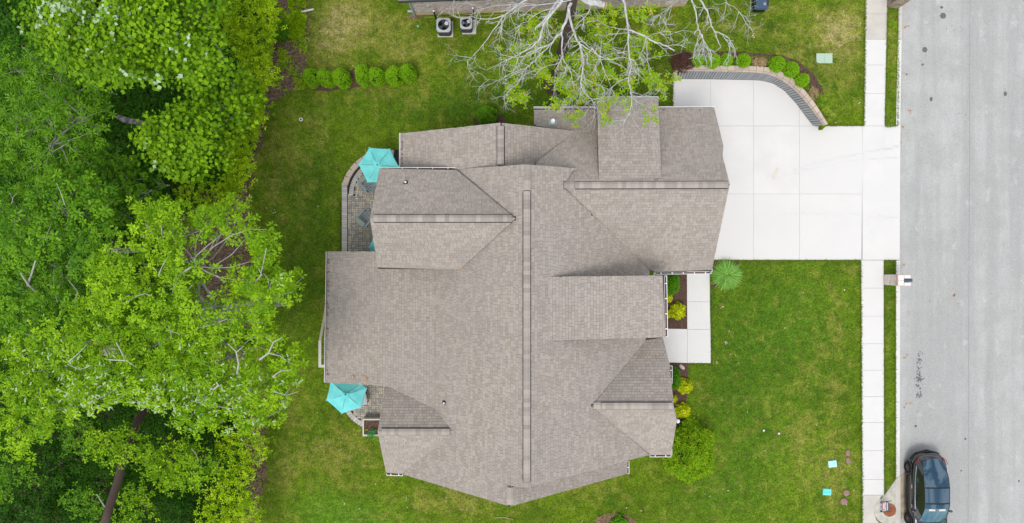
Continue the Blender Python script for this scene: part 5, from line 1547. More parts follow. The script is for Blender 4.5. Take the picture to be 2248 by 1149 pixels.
# planter plants
pb = [o for o in COL.objects if o.name == 'planter_box'][0].location
r = empty('potted_plant', (pb.x + .15, pb.y - .1, .5), 0, 'bright green leafy plant growing in the planter box', 'plant')
C = np.array([(rng.normal(0, .12), rng.normal(0, .12), rng.uniform(.05, .25)) for _ in range(26)])
V, F, T = rosettes(C, .13, 5, 'narrow', .7); tag(link('foliage', np_mesh('foliage', V, F, leafmat('leaf_plant', rgb(.04, .26, .05), rgb(.1, .42, .1)), T), r), kind='stuff')
mb = MB(); mb.tube([(0, 0, 0), (0, 0, .15)], .01, 5); mb.build('stem', M['leaf_mid'], r)
for (px, py, m, lab) in ((804, 944, 'leaf_gold', 'small yellow green seedling in the left of the planter box'), (818, 952, 'leaf_gold', 'small yellow seedling at the lower edge of the planter box')):
    p = W(px, py, .5); r = empty('seedling', p, 0, lab, 'plant'); V, F, T = rosettes(np.array([(0, 0, .03), (.03, .02, .02)]), .07, 5, 'oval'); link('foliage', np_mesh('foliage', V, F, M[m], T), r)

# straw ring and weeds
def scatter(name, poly, n, ln, templ, m, k=3, z=0.02, tilt=.6, zf=None, kind='stuff', dens=None):
    P_ = pxpoly(poly); xs = [q[0] for q in P_]; ys_ = [q[1] for q in P_]
    X = rng.uniform(min(xs), max(xs), n * 2); Y = rng.uniform(min(ys_), max(ys_), n * 2); kk = inpoly(X, Y, P_); X, Y = X[kk][:n], Y[kk][:n]
    if dens is not None:
        keep = dens(X, Y); X, Y = X[keep], Y[keep]
    C = np.stack([X, Y, np.full(len(X), z)], -1)
    V, F, T = rosettes(C, ln, k, templ, tilt)
    return tag(link(name, np_mesh(name, V, F, M[m], T)), kind=kind)
scatter('straw', [(1306, 1160), (1312, 1136), (1335, 1129), (1370, 1131), (1392, 1142), (1395, 1160)], 900, .12, 'narrow', 'straw', 2)
def clump(sc, th, seed=0):
    def f(X, Y):
        v = np.sin(X * sc + seed) * np.cos(Y * sc * 1.3 + seed * 2) + .6 * np.sin(X * sc * 2.3 + Y * sc * 1.7 + seed) + rng.normal(0, .3, len(X)); return v > th
    return f
scatter('weeds', [(600, -10), (672, -10), (680, 60), (672, 120), (690, 195), (640, 200), (600, 200), (610, 120)], 1500, .10, 'oval', 'leaf_yellow', 3, .04, dens=clump(1.8, .15))
scatter('weeds', [(640, -10), (668, -10), (672, 40), (668, 85), (636, 85), (628, 40)], 1300, .12, 'oval', 'leaf_yellow', 4, .08, dens=clump(2.4, -.25, 5))
scatter('weeds', [(560, 560), (610, 590), (590, 700), (575, 800), (590, 860), (560, 1000), (575, 1060), (555, 1149), (500, 1149), (500, 560)], 900, .12, 'oval', 'leaf_yellow', 3, .1, dens=clump(2.2, .2, 3))
scatter('understory_leaves', [(440, -60), (600, -60), (608, 100), (590, 200), (575, 300), (545, 400), (500, 450), (440, 440)], 5500, .13, 'oval', 'leaf_yellow', 4, .45, tilt=.4)
scatter('understory_leaves', [(-60, -60), (560, -60), (585, 100), (560, 300), (520, 430), (400, 480), (180, 480), (-60, 480)], 14000, .17, 'round', 'leaf_dark', 3, .5)  # dark leaf colour fills the crown gaps as painted shade
scatter('understory_leaves', [(-60, 480), (300, 480), (420, 640), (440, 760), (520, 900), (540, 1000), (520, 1220), (-60, 1220)], 24000, .17, 'oval', 'leaf_dark', 4, .6, dens=clump(1.1, -1.1, 1))  # dense dark leaves stand in for the shadow of the taller trees

# ------------------------------------------------------------------ trees
def limb(mb, a, b, r0, r1, bend=.15, n=5, sides=6):
    a, b = Vector(a), Vector(b); L = (b - a).length
    off = Vector((random.gauss(0, 1), random.gauss(0, 1), random.gauss(0, .5))) * L * bend * .5
    pts, rad = [], []
    for i in range(n + 1):
        t = i / n; pts.append(a.lerp(b, t) + off * math.sin(math.pi * t) + Vector((random.gauss(0, .02), random.gauss(0, .02), 0)) * L * .3 * (0 < i < n)); rad.append(lerp(r0, r1, t))
    mb.tube(pts, rad, sides); return pts
def tree(name, outline, zc, base, leaf, templ, m, k, label, nlobe, per, lob=(.8, 1.3), dome=2.0, group='trees of the wood beside the lawn', trunk_r=.16, bark='bark_grey', tilt=.45, flat=.45, cat='tree', pale=None, bare=0, shown=()):
    """outline: crown outline in px at height zc; lobes of foliage are spread through it"""
    P_ = pxpoly(outline, zc); xs = [q[0] for q in P_]; ys_ = [q[1] for q in P_]
    b0_ = W(*base); r = empty(name, b0_, 0, label, cat, group)
    cen = Vector((sum(xs) / len(xs), sum(ys_) / len(ys_), 0)); ext = max(max(xs) - min(xs), max(ys_) - min(ys_)) / 2
    lobes = []; tries = 0
    mind = lob[0] * .8
    while len(lobes) < nlobe and tries < nlobe * 60:
        tries += 1
        x, y = random.uniform(min(xs), max(xs)), random.uniform(min(ys_), max(ys_))
        if not inpoly([x], [y], P_)[0]: continue
        if any(math.hypot(x - l[0], y - l[1]) < mind for l in lobes): continue
        if not inpoly([x + .0], [y], P_)[0]: continue
        d = math.hypot(x - cen.x, y - cen.y) / ext
        z = zc + dome * (.4 - d * d) + random.choice((-2.0, -1.2, -.5, 0, .3, .6)) * min(1, zc / 8)
        lobes.append((x, y, z, random.uniform(*lob)))
    C, U, TC = [], [], []
    for x, y, z, R in lobes:
        n = max(3, int(per * (R / 1.0) ** 2)); v = rng.normal(0, 1, (n * 3, 3)); v /= np.linalg.norm(v, axis=1, keepdims=True); v = v[v[:, 2] > -.25][:n]
        rr_ = rng.uniform(.3, 1.0, (len(v), 1)) ** .5 * R * (1 + .25 * np.sin(3 * np.arctan2(v[:, 1:2], v[:, 0:1]) + x))
        c = v * rr_ * np.array([1, 1, flat]) + np.array([x, y, z])
        C.append(c); u = v * np.array([.55, .55, .3]) + np.array([0, 0, .75]); U.append(u); TC.append(np.clip(rng.normal(.5 + .25 * math.sin(x * 3 + y * 2), .25, len(v)), 0, 1))
    C = np.concatenate(C); U = np.concatenate(U); TC = np.concatenate(TC)
    sx_ = C[:, 0] / (H - C[:, 2]) * H * K + CX; sy_ = CY - C[:, 1] / (H - C[:, 2]) * H * K
    kp = inpoly(sx_ + rng.normal(0, 9, len(C)), sy_ + rng.normal(0, 9, len(C)), outline); C, U, TC = C[kp], U[kp], TC[kp]
    V, F, T = rosettes(C, np.full(len(C), leaf) * rng.uniform(.8, 1.2, len(C)), k, templ, tilt, U, TC, spread=1.0 if templ == 'tulip' else .12)
    cr = tag(link('crown', np_mesh('crown', V - np.array(b0_), F, M[m], T), r), kind='stuff')
    if pale:
        pm, zones, npz = pale
        cp = []
        for (px, py, sx, sy, n) in zones:
            for q in range(n):
                x_, y_ = random.gauss(px, sx), random.gauss(py, sy); f0 = W(x_, y_, zc)
                j = np.argmin(np.hypot(C[:, 0] - f0.x, C[:, 1] - f0.y) - .15 * C[:, 2]); cp.append(C[j] + rng.normal(0, .08, 3) + np.array([0, 0, .12]))
        cp = np.array(cp)
        V2, F2, T2 = leaves(cp, rng.normal(0, 1, cp.shape) * np.array([1, 1, .35]), np.array([0, 0, 1.0]) + rng.normal(0, .35, cp.shape), np.full(len(cp), leaf * 1.05) * rng.uniform(.7, 1.2, len(cp)), templ, rng.random(len(cp)))
        tag(link('upturned_leaves', np_mesh('upturned_leaves', V2 - np.array(b0_), F2, M[pm], T2), r), kind='stuff')
    # trunk and limbs
    top = Vector((lerp(b0_.x, cen.x, .75), lerp(b0_.y, cen.y, .75), zc - 2.0 if zc > 5 else zc * .4)) - b0_
    mb = MB(); tp = limb(mb, (0, 0, -.1), top, trunk_r, trunk_r * .55, .05, 7, 9); mb.build('trunk', M[bark], r, None, True)
    mb = MB()
    nb_ = max(4, len(lobes) // 9); hubs = []
    for i in range(nb_):
        x, y, z, R = lobes[int(i * len(lobes) / nb_)]
        if not inpoly([x / (H - z) * H * K + CX], [CY - y / (H - z) * H * K], outline)[0]: continue
        s0 = random.choice(tp[3:]); e = Vector((x, y, z - .5)) - b0_
        pts = limb(mb, s0, e, trunk_r * .36, .03, .06, 6, 6); hubs += pts[2:]
    for x, y, z, R in lobes:
        if not inpoly([x / (H - z) * H * K + CX], [CY - y / (H - z) * H * K], outline)[0]: continue
        e = Vector((x, y, z - .15)) - b0_; h = min(hubs, key=lambda q: (q - e).length + (1.2 if q.z > e.z else 0)) if hubs else tp[-1]
        limb(mb, h, e, .03, .01, .15, 4, 4)
    tag(mb.build('branches', M[bark], r, None, True), kind='stuff')
    for l, z0, z1, r0, r1 in shown:
        mb = MB(); n = len(l); pts = [W(*q, lerp(z0, z1, i / (n - 1))) - b0_ for i, q in enumerate(l)]
        mb.tube(pts, [.7 * lerp(r0, r1, i / (n - 1)) for i in range(n)], 6); mb.build('bare_branch', M['bark_grey'], r)
    return r

tree('tulip_tree', [(10, -70), (510, -70), (485, 20), (480, 70), (500, 120), (505, 170), (420, 190), (330, 180), (255, 190), (150, 160), (90, 110), (30, 60)], 9.0, (470, 130), .165, 'tulip', 'leaf_tulip', 4,
     'tall tulip tree with big bright leaves and pale undersides in the top left corner', 92, 46, (.8, 1.25), 2.0, tilt=.35, pale=('leaf_pale', [(70, 40, 30, 22, 30), (235, 40, 40, 30, 90), (130, 25, 60, 12, 50), (215, 5, 50, 10, 50), (310, 50, 30, 20, 15), (450, 90, 20, 20, 8), (330, 185, 15, 12, 12), (380, 190, 15, 10, 8), (425, 130, 20, 20, 10), (270, 130, 40, 20, 14)], 0))
tree('tulip_tree', [(300, 270), (350, 262), (430, 200), (520, 150), (560, 190), (555, 260), (520, 300), (500, 370), (455, 400), (380, 385), (330, 340), (290, 320)], 7.0, (470, 300), .165, 'tulip', 'leaf_tulip', 4,
     'smaller bright tulip tree lobe below the dark gap near the wood edge', 36, 50, (.7, 1.1), 1.5, trunk_r=.12, tilt=.35, pale=('leaf_pale', [(390, 370, 40, 10, 5), (350, 330, 10, 10, 3)], 0))
tree('hickory_tree', [(-70, 90), (60, 90), (120, 140), (215, 170), (258, 210), (240, 290), (215, 380), (120, 400), (-70, 400)], 7.5, (220, 300), .21, 'narrow', 'leaf_mid', 7,
     'darker hickory with long leaflets at the left edge below the tulip tree', 62, 24, (.8, 1.3), 1.2, tilt=.3)
tree('young_beech', [(210, 330), (290, 330), (370, 400), (330, 470), (270, 500), (200, 470), (180, 400)], 3.5, (330, 430), .14, 'round', 'leaf_mid', 4,
     'low round leafed dark tree in the gap between tulip tree and oaks', 26, 40, (.6, .9), .6, trunk_r=.07, tilt=.3)
tree('oak_tree', [(-60, 430), (60, 410), (110, 378), (160, 385), (205, 398), (262, 410), (250, 470), (245, 520), (215, 560), (185, 620), (140, 680), (60, 740), (-60, 760)], 8.6, (330, 540), .19, 'oakleaf', 'leaf_mid', 8,
     'mid green oak at the left edge between hickory and the large bright oak', 78, 30, (.75, 1.2), 1.4, tilt=.4,
     shown=(([(78, 640), (62, 625), (45, 600)], 8.2, 9.2, .07, .04), ([(60, 628), (70, 600), (78, 572)], 8.2, 9.4, .07, .04), ([(142, 450), (132, 420), (124, 402)], 9.6, 9.9, .025, .01), ([(18, 482), (30, 468), (52, 463)], 9.4, 9.8, .02, .008), ([(26, 448), (28, 434), (38, 424)], 9.5, 9.8, .02, .008), ([(164, 668), (170, 640), (150, 615)], 8.8, 9.2, .035, .015)))
big = [(285, 430), (355, 428), (400, 455), (470, 445), (500, 425), (540, 450), (535, 500), (520, 520), (468, 525), (420, 540), (405, 560), (455, 560), (465, 600), (430, 640), (440, 660), (480, 680), (490, 600), (550, 590), (545, 490), (600, 500), (620, 540), (600, 590), (670, 595), (650, 650), (600, 680), (590, 740), (640, 745), (672, 760), (640, 860), (610, 930), (520, 960), (400, 960), (330, 900), (210, 890), (130, 930), (60, 1010), (-60, 1020), (-60, 760), (60, 730), (110, 690), (200, 640), (205, 560), (240, 530), (300, 500), (275, 460)]
tree('oak_tree', big, 9.6, (500, 690), .165, 'oakleaf', 'leaf_oak', 8,
     'large bright green oak spreading from the left edge out over the back lawn', 200, 46, (.6, 1.1), 1.2, tilt=.4, trunk_r=.24,
     pale=('leaf_oakp', [(300, 870, 120, 20, 200), (480, 850, 60, 50, 110), (240, 820, 120, 40, 90), (620, 830, 30, 30, 22), (100, 800, 60, 40, 45), (200, 800, 60, 30, 30), (560, 900, 40, 30, 30), (640, 620, 15, 10, 5), (180, 860, 50, 15, 25), (520, 800, 50, 40, 20), (60, 780, 50, 20, 20)], 0),
     shown=(([(320, 493), (335, 512), (352, 523), (360, 533)], 10.4, 9.5, .025, .045), ([(354, 498), (356, 520), (359, 533)], 10.5, 9.6, .025, .04), ([(358, 530), (370, 510)], 9.7, 10.3, .02, .01),
            ([(381, 642), (388, 615), (402, 598), (422, 585)], 9.6, 10.6, .10, .05), ([(388, 617), (384, 575)], 10.0, 10.5, .05, .02), ([(348, 605), (356, 585), (368, 565)], 10.2, 10.6, .035, .015), ([(272, 667), (300, 650), (318, 645), (332, 650)], 10.4, 10.7, .03, .012),
            ([(392, 655), (410, 640), (422, 626)], 10.0, 10.5, .04, .02), ([(600, 612), (588, 640), (590, 615), (578, 600)], 10.0, 10.3, .02, .01), ([(560, 620), (572, 606), (585, 545)], 10.0, 10.4, .05, .02), ([(575, 605), (568, 590)], 10.2, 10.5, .03, .02), ([(563, 587), (560, 600)], 10, 10.2, .02, .02),
            ([(520, 822), (524, 800), (518, 772), (500, 755)], 10.3, 10.8, .06, .025), ([(518, 775), (535, 760)], 10.7, 10.9, .03, .012), ([(570, 790), (590, 775), (600, 752), (618, 742)], 10.4, 10.9, .06, .02), ([(590, 776), (615, 782), (640, 800)], 10.6, 10.8, .03, .012), ([(600, 755), (585, 740)], 10.7, 10.9, .02, .01), ([(598, 828), (615, 815), (640, 812)], 10.4, 10.7, .035, .012), ([(600, 860), (630, 868), (655, 860)], 10.4, 10.6, .025, .01),
            ([(255, 752), (270, 780), (275, 792), (238, 790)], 10.6, 10.8, .03, .035), ([(275, 790), (300, 808)], 10.7, 10.7, .025, .01), ([(148, 800), (175, 812), (200, 803)], 10.5, 10.7, .02, .01), ([(150, 795), (170, 778), (190, 758)], 10.5, 10.8, .03, .012), ([(420, 880), (440, 885), (455, 870)], 10.3, 10.7, .02, .008), ([(457, 850), (470, 855), (480, 845)], 10.4, 10.7, .07, .04), ([(420, 985), (432, 1000), (435, 1015)], 9.6, 9.9, .02, .008), ([(443, 885), (452, 860), (456, 850)], 10.0, 10.5, .02, .01), ([(430, 722), (470, 712), (500, 700)], 10.4, 10.7, .03, .012), ([(370, 716), (378, 745)], 10.6, 10.6, .018, .01), ([(365, 722), (395, 735)], 10.6, 10.7, .02, .01)))
# low trees and shrubs of the wood edge
EDGE = [
    ('maple_sapling', [(470, -70), (605, -70), (615, 60), (580, 110), (610, 150), (600, 190), (560, 200), (520, 150), (490, 80), (480, 20)], 4.6, (560, 90), .12, 'leaf_yellow', 75, 100, 'dense yellow green thicket tree at the top of the wood edge'),
    ('maple_sapling', [(530, 200), (590, 200), (580, 270), (545, 300), (560, 350), (550, 400), (500, 440), (470, 410), (500, 350), (520, 280)], 4.0, (550, 330), .12, 'leaf_yellow', 46, 95, 'yellow green thicket tree beside the back lawn below the tulip tree'),
    ('elder_bush', [(380, 400), (460, 400), (520, 430), (515, 460), (440, 460), (380, 450)], 2.2, (460, 435), .10, 'leaf_yellow', 22, 60, 'low yellow green bush above the bare litter gap'),
    ('maple_sapling', [(180, 940), (300, 930), (330, 985), (260, 1040), (215, 1020), (170, 1000)], 5.0, (260, 980), .15, 'leaf_oak', 28, 46, 'bright young tree left of the dark leaning trunk'),
    ('elder_bush', [(300, 985), (400, 960), (470, 990), (480, 1050), (420, 1090), (360, 1080), (320, 1040), (285, 1010)], 4.2, (390, 1030), .14, 'leaf_oak', 40, 60, 'yellow green bush right of the dark leaning trunk'),
    ('elder_bush', [(470, 960), (560, 920), (600, 960), (580, 1010), (545, 1060), (570, 1110), (560, 1220), (440, 1220), (420, 1130), (470, 1060)], 3.0, (520, 1080), .12, 'leaf_yellow', 70, 80, 'dense yellow green bush filling the bottom of the wood edge'),
    ('maple_sapling', [(245, 1060), (330, 1060), (350, 1130), (330, 1220), (220, 1220)], 4.6, (300, 1120), .14, 'leaf_oak', 26, 44, 'mid green young tree at the foot of the leaning trunk'),
    ('maple_sapling', [(130, 1080), (200, 1070), (240, 1150), (230, 1220), (120, 1220)], 3.6, (200, 1140), .15, 'leaf_mid', 22, 42, 'dark green young tree at the bottom edge left of the leaning trunk'),
    ('elder_bush', [(-40, 1060), (120, 1050), (130, 1220), (-40, 1220)], 2.6, (70, 1130), .16, 'leaf_dark', 30, 40, 'bush darkened as shade in the bottom left corner'),
    ('elder_bush', [(40, 960), (160, 930), (190, 1010), (140, 1070), (30, 1060)], 2.4, (130, 1000), .16, 'leaf_dark', 26, 38, 'bush darkened as shade under the large oak at the lower left'),
    ('elder_bush', [(380, 640), (430, 700), (480, 720), (500, 700), (560, 700), (590, 760), (560, 800), (440, 780)], 2.6, (500, 740), .11, 'leaf_yellow', 30, 40, 'yellow green bush under the oak beside the bare litter patch'),
    ('maple_sapling', [(-40, 1010), (60, 1000), (110, 1060), (60, 1110), (-40, 1110)], 3.4, (40, 1070), .14, 'leaf_mid', 20, 50, 'mid green young tree in the shade at the bottom left edge'),
    ('maple_sapling', [(120, 930), (190, 900), (215, 960), (170, 1010), (130, 990)], 4.0, (190, 960), .14, 'leaf_mid', 14, 50, 'small mid green tree in the shade right below the large oak'),
    ('elder_bush', [(330, 1090), (430, 1100), (430, 1220), (340, 1220)], 2.4, (390, 1150), .15, 'leaf_dark', 20, 40, 'bush darkened as shade at the bottom edge between two bright ones'),
]
for nm, ol, zc, base, lf, m, nl, per, lab in EDGE:
    tree(nm, ol, zc, base, lf, 'oval', m, 4, lab, nl, per, (.4, .75), .6, group='thicket at the wood edge', trunk_r=.05, bark='bark_dark', tilt=.5, flat=.6, cat='bush' if 'bush' in nm else 'tree')
# leaning dark trunk, fallen log
r = empty('leaning_trunk', W(300, 935), 0, 'dark bare trunk leaning across the shadow at the lower left', 'tree trunk'); b0_ = r.location.copy()
mb = MB(); l = [(302, 925), (292, 960), (280, 990), (268, 1020), (258, 1060), (248, 1090), (238, 1120), (228, 1160)]
mb.tube([W(352, 850, -.1) - b0_] + [W(*q, lerp(3.8, 6.5, i / 7)) - b0_ for i, q in enumerate(l)], [.24, .20, .21, .20, .2, .19, .19, .18, .18], 10); mb.build('trunk', M['bark_dark'], r, None, True)
mb = MB(); mb.tube([W(*q, 6) - b0_ for q in ((245, 1125), (228, 1110), (212, 1085), (211, 1149))][:3], [.03, .025, .015], 5); mb.build('dead_branch', M['bark_grey'], r)
mb = MB(); mb.tube([W(*q, lerp(3, 3.3, i / 4)) for i, q in enumerate(((258, 257), (270, 262), (285, 266), (303, 268), (320, 272)))], [.10, .15, .15, .13, .11], 8)
tag(mb.build('fallen_log', mat('log', rgb(.10, .085, .09), .9, col2=rgb(.3, .29, .31), scale2=5, fine=.3), None, None, True), 'dark grey log showing in the gap under the tulip tree', 'log')
for px, py, rx, ry, a, lab, z in ((240, 770, 20, 14, .3, 'grey rock slab showing through the large oak near the left', 9.9 - 1.6), (458, 690, 20, 13, -.3, 'grey rock slab showing through the oak beside the litter patch', 1.0)):
    pass
# dark stumps / grey rocks under the oak
for px, py, rx, ry, a, lab in ((240, 769, .42, .26, .3, 'pale grey broken stump top showing through the oak near the left'), (458, 690, .45, .3, -.4, 'dark grey broken stump top beside the litter gap')):
    z = 8.8; p = W(px, py, z); mb = MB(); mb.lathe([(1.0, -1.2), (1.0, -.1), (.9, 0), (.4, .06), (.02, .05)], 11); o = mb.build('broken_trunk', M['pale_stone' if px < 300 else 'bark_grey'], None, p, False)
    o.scale = (rx, ry, 1); o.rotation_euler = (0, 0, a); tag(o, lab, 'tree trunk')
    mb = MB(); mb.tube([(0, 0, -z / 1), (0, 0, -1.1)], [.8, .8], 9); link('trunk_base', mb.mesh('trunk_base', M['bark_grey']), o)

# ------------------------------------------------------------------ grey half-dead tree hanging over the lawn from the top
tb = W(1216, 187); dt = empty('dead_tree', tb, 0, 'tall pale half dead tree with bare spreading branches over lawn and garage roof', 'tree')
def dw(px, py, z): return W(px, py, z) - tb
mb = MB(); mb.tube([dw(1216, 187, -.1), dw(1222, 160, 2), dw(1232, 120, 4.5), dw(1240, 88, 6.5), dw(1248, 45, 9), dw(1256, 5, 11), dw(1268, -50, 12.5)], [.34, .28, .25, .23, .21, .19, .15], 10); mb.build('trunk', M['bark_dark'], dt, None, True)
mb = MB(); mb.lathe([(.62, -.05), (.46, .12), (.36, .5)], 12); mb.build('root_flare', M['bark_dark'], dt, None, True)
BR = [ # polyline px, z start, z end, r0, r1, twig density
    ([(1262, -40), (1200, -25), (1156, 0), (1110, 32), (1091, 56), (1061, 97), (1035, 127), (1025, 136)], 12, 9, .13, .012, 1.0),
    ([(1110, 32), (1080, 42), (1057, 41), (1035, 37), (1012, 41), (990, 29), (978, 18)], 10.6, 9.6, .05, .01, .9),
    ([(1268, -40), (1220, 8), (1208, 28), (1195, 45), (1180, 58), (1175, 66)], 12, 10.4, .16, .09, .3),
    ([(1240, -10), (1222, 17), (1208, 34), (1195, 52), (1188, 73), (1181, 90), (1156, 110), (1122, 129), (1100, 138), (1093, 146)], 11.6, 9.2, .15, .012, 1.2),
    ([(1181, 90), (1166, 99), (1140, 118), (1128, 100), (1116, 96)], 10.3, 9.3, .035, .008, .8),
    ([(1252, 5), (1245, 40), (1238, 55), (1232, 72), (1220, 82), (1207, 97), (1185, 107), (1160, 117), (1140, 127), (1118, 124), (1095, 120)], 11.5, 9, .15, .01, 1.1),
    ([(1207, 98), (1180, 128), (1162, 144), (1150, 156), (1143, 172), (1134, 186), (1118, 200), (1103, 217)], 10.5, 8.2, .06, .01, 1.1),
    ([(1154, 152), (1135, 155), (1113, 166), (1098, 175), (1080, 176), (1064, 174)], 9.4, 8.2, .035, .008, .8),
    ([(1232, 72), (1234, 90), (1233, 112), (1240, 135), (1250, 150), (1256, 171), (1261, 202), (1257, 225), (1254, 238)], 11, 7.6, .08, .012, 1.1),
    ([(1234, 115), (1228, 138), (1219, 158), (1218, 190), (1217, 222)], 10, 7.8, .035, .008, .4),
    ([(1234, 134), (1215, 142), (1188, 151), (1170, 170), (1150, 173), (1130, 181), (1118, 195)], 10, 8, .035, .008, .9),
    ([(1247, 18), (1252, 48), (1261, 73), (1266, 88), (1273, 97), (1278, 118), (1281, 140), (1278, 165), (1276, 190), (1290, 212), (1308, 231), (1312, 244), (1300, 262)], 11.5, 7.4, .13, .01, 1.3),
    ([(1273, 97), (1295, 110), (1317, 127), (1322, 146), (1334, 171), (1345, 200)], 10.3, 8, .07, .01, 1.0),
    ([(1317, 127), (1340, 119), (1365, 110)], 9.8, 9.2, .03, .008, .8),
    ([(1262, -30), (1295, 8), (1292, 25), (1283, 38), (1270, 52), (1261, 66)], 12, 10.4, .07, .03, .7),
    ([(1262, -20), (1290, 2), (1312, 8), (1328, 12)], 12, 11.6, .17, .15, .2),
    ([(1272, -60), (1340, -40), (1368, 0), (1374, 30), (1379, 66), (1379, 100), (1382, 128), (1386, 148), (1379, 172), (1383, 196), (1386, 219), (1382, 249), (1370, 270), (1368, 307)], 12.5, 7.6, .15, .008, 1.2),
    ([(1379, 66), (1400, 74), (1419, 82), (1432, 92), (1448, 96), (1465, 103), (1481, 112)], 11, 10.4, .08, .06, .5),
    ([(1382, 249), (1390, 262), (1397, 275), (1406, 284)], 8.2, 7.6, .02, .006, .9),
    ([(1379, 172), (1360, 178), (1338, 197), (1322, 215), (1300, 235), (1285, 240)], 9.4, 7.8, .04, .008, 1.0),
    ([(1379, 66), (1350, 62), (1324, 53), (1310, 40)], 11, 10.6, .04, .01, .8),
    ([(1419, 82), (1420, 105), (1421, 128), (1424, 150), (1428, 168)], 10.7, 9.2, .035, .008, .9),
    ([(1419, 82), (1440, 74), (1463, 70), (1490, 74), (1510, 90)], 10.7, 10.0, .03, .008, 1.0),
    ([(1421, 128), (1450, 124), (1480, 120), (1500, 114)], 9.8, 9.4, .02, .006, .5),
    ([(1382, 128), (1360, 126), (1340, 132), (1317, 124), (1300, 108), (1280, 91), (1270, 80)], 10, 10.2, .03, .05, 1.0),
    ([(1272, -60), (1420, -75), (1505, -45), (1518, 0), (1527, 26), (1531, 52), (1533, 66), (1541, 78), (1545, 92), (1546, 100), (1556, 108), (1560, 122), (1562, 147)], 12.5, 9.6, .14, .03, .5),
    ([(1531, 62), (1527, 72), (1524, 76)], 11.2, 11.2, .06, .03, .4),
    ([(1505, -45), (1536, 0), (1546, 16), (1554, 30), (1560, 50), (1567, 66), (1573, 82), (1583, 102)], 12.2, 10.4, .11, .04, .4),
    ([(1567, 70), (1580, 74), (1594, 80), (1603, 88), (1604, 98), (1611, 110), (1612, 128)], 11, 10, .06, .02, .6),
    ([(1558, 110), (1570, 114), (1577, 108), (1583, 103)], 10.2, 10.4, .03, .03, .5),
    ([(1505, -45), (1580, -30), (1594, 5), (1609, 15), (1627, 30), (1636, 36), (1650, 34), (1664, 31)], 12.2, 10.5, .05, .008, .8),
    ([(1594, 5), (1580, 11), (1568, 8), (1563, 2)], 11.4, 11, .02, .01, .4),
    ([(1420, -60), (1490, -20), (1477, 11), (1452, 29), (1440, 38), (1426, 45)], 12.2, 10.5, .05, .01, 1.2),
    ([(1518, 5), (1530, 15), (1545, 19), (1570, 20), (1585, 32), (1590, 43)], 11.8, 10.6, .03, .008, .5),
    ([(1256, 0), (1180, 12), (1120, 10), (1060, 18), (1040, 32)], 11.6, 10.4, .05, .01, 1.0),
    ([(1222, 17), (1190, 25), (1165, 42), (1145, 52), (1128, 70), (1127, 85)], 11.4, 9.8, .05, .008, 1.2),
    ([(1261, 73), (1245, 95), (1232, 118)], 10.8, 10, .04, .01, .9),
    ([(1276, 190), (1262, 205), (1245, 215), (1232, 228)], 8.6, 7.6, .03, .006, 1.2),
    ([(1278, 168), (1295, 180), (1320, 190), (1340, 215), (1352, 235)], 9, 7.6, .03, .006, 1.1),
    ([(1386, 219), (1400, 212), (1425, 208), (1450, 195)], 8.8, 8.4, .02, .006, 1.0),
]
tw = MB()
def twig(p, d, L, r_, lvl):
    n = 3 if lvl < 2 else 2; pts = [p]; dd = d.copy()
    for i in range(n):
        dd = (dd + Vector((random.gauss(0, .22), random.gauss(0, .22), random.gauss(0, .12)))).normalized(); pts.append(pts[-1] + dd * L / n)
    tw.tube(pts, [lerp(r_, r_ * .35, i / n) for i in range(n + 1)], 4 if lvl else 5, cap=False)
    if lvl < 2:
        for _ in range(random.choice((2, 3, 3)) if lvl == 0 else random.choice((1, 2))):
            t = random.uniform(.3, .95); q = pts[min(n - 1, int(t * n))].lerp(pts[min(n, int(t * n) + 1)], t * n % 1)
            a = random.choice((-1, 1)) * random.uniform(.4, 1.0); e = Vector((dd.x * math.cos(a) - dd.y * math.sin(a), dd.x * math.sin(a) + dd.y * math.cos(a), dd.z + random.uniform(-.25, .25))).normalized()
            twig(q, e, L * random.uniform(.4, .65), r_ * .6, lvl + 1)
for l, z0, z1, r0, r1, dens in BR:
    n = len(l); cum = [0]
    for i in range(1, n): cum.append(cum[-1] + math.hypot(l[i][0] - l[i - 1][0], l[i][1] - l[i - 1][1]))
    pts = [dw(*q, lerp(z0, z1, c / cum[-1])) for q, c in zip(l, cum)]
    fine, rad = [], []
    for i in range(n - 1):
        for k_ in range(3):
            t = k_ / 3; q0, q1, q2, q3 = pts[max(i - 1, 0)], pts[i], pts[i + 1], pts[min(i + 2, n - 1)]
            c = .5 * ((2 * q1) + (q2 - q0) * t + (2 * q0 - 5 * q1 + 4 * q2 - q3) * t * t + (3 * q1 - q0 - 3 * q2 + q3) * t ** 3)
            fine.append(c + Vector((random.gauss(0, .012), random.gauss(0, .012), random.gauss(0, .02)))); rad.append(lerp(r0, r1, (cum[i] + (cum[i + 1] - cum[i]) * t) / cum[-1]) * random.uniform(.9, 1.12))
    fine.append(pts[-1]); rad.append(r1)
    rad = [q * .42 if r0 < .165 else q * .8 for q in rad]; mb = MB(); mb.tube(fine, rad, 7); o = mb.build('branch', M['bark_pale'], dt, None, True)
    Lw = sum((fine[i + 1] - fine[i]).length for i in range(len(fine) - 1))
    for _ in range(int(Lw * 2.8 * dens)):
        i = random.randint(int(len(fine) * .25), len(fine) - 2); d = (fine[i + 1] - fine[i]).normalized()
        a = random.choice((-1, 1)) * random.uniform(.4, 1.1); e = Vector((d.x * math.cos(a) - d.y * math.sin(a), d.x * math.sin(a) + d.y * math.cos(a), d.z + random.uniform(-.3, .1))).normalized()
        twig(fine[i], e, random.uniform(.35, 1.05), min(.017, rad[i] * .5 + .006), 0)
tag(tw.build('twigs', M['bark_pale'], dt), kind='stuff')
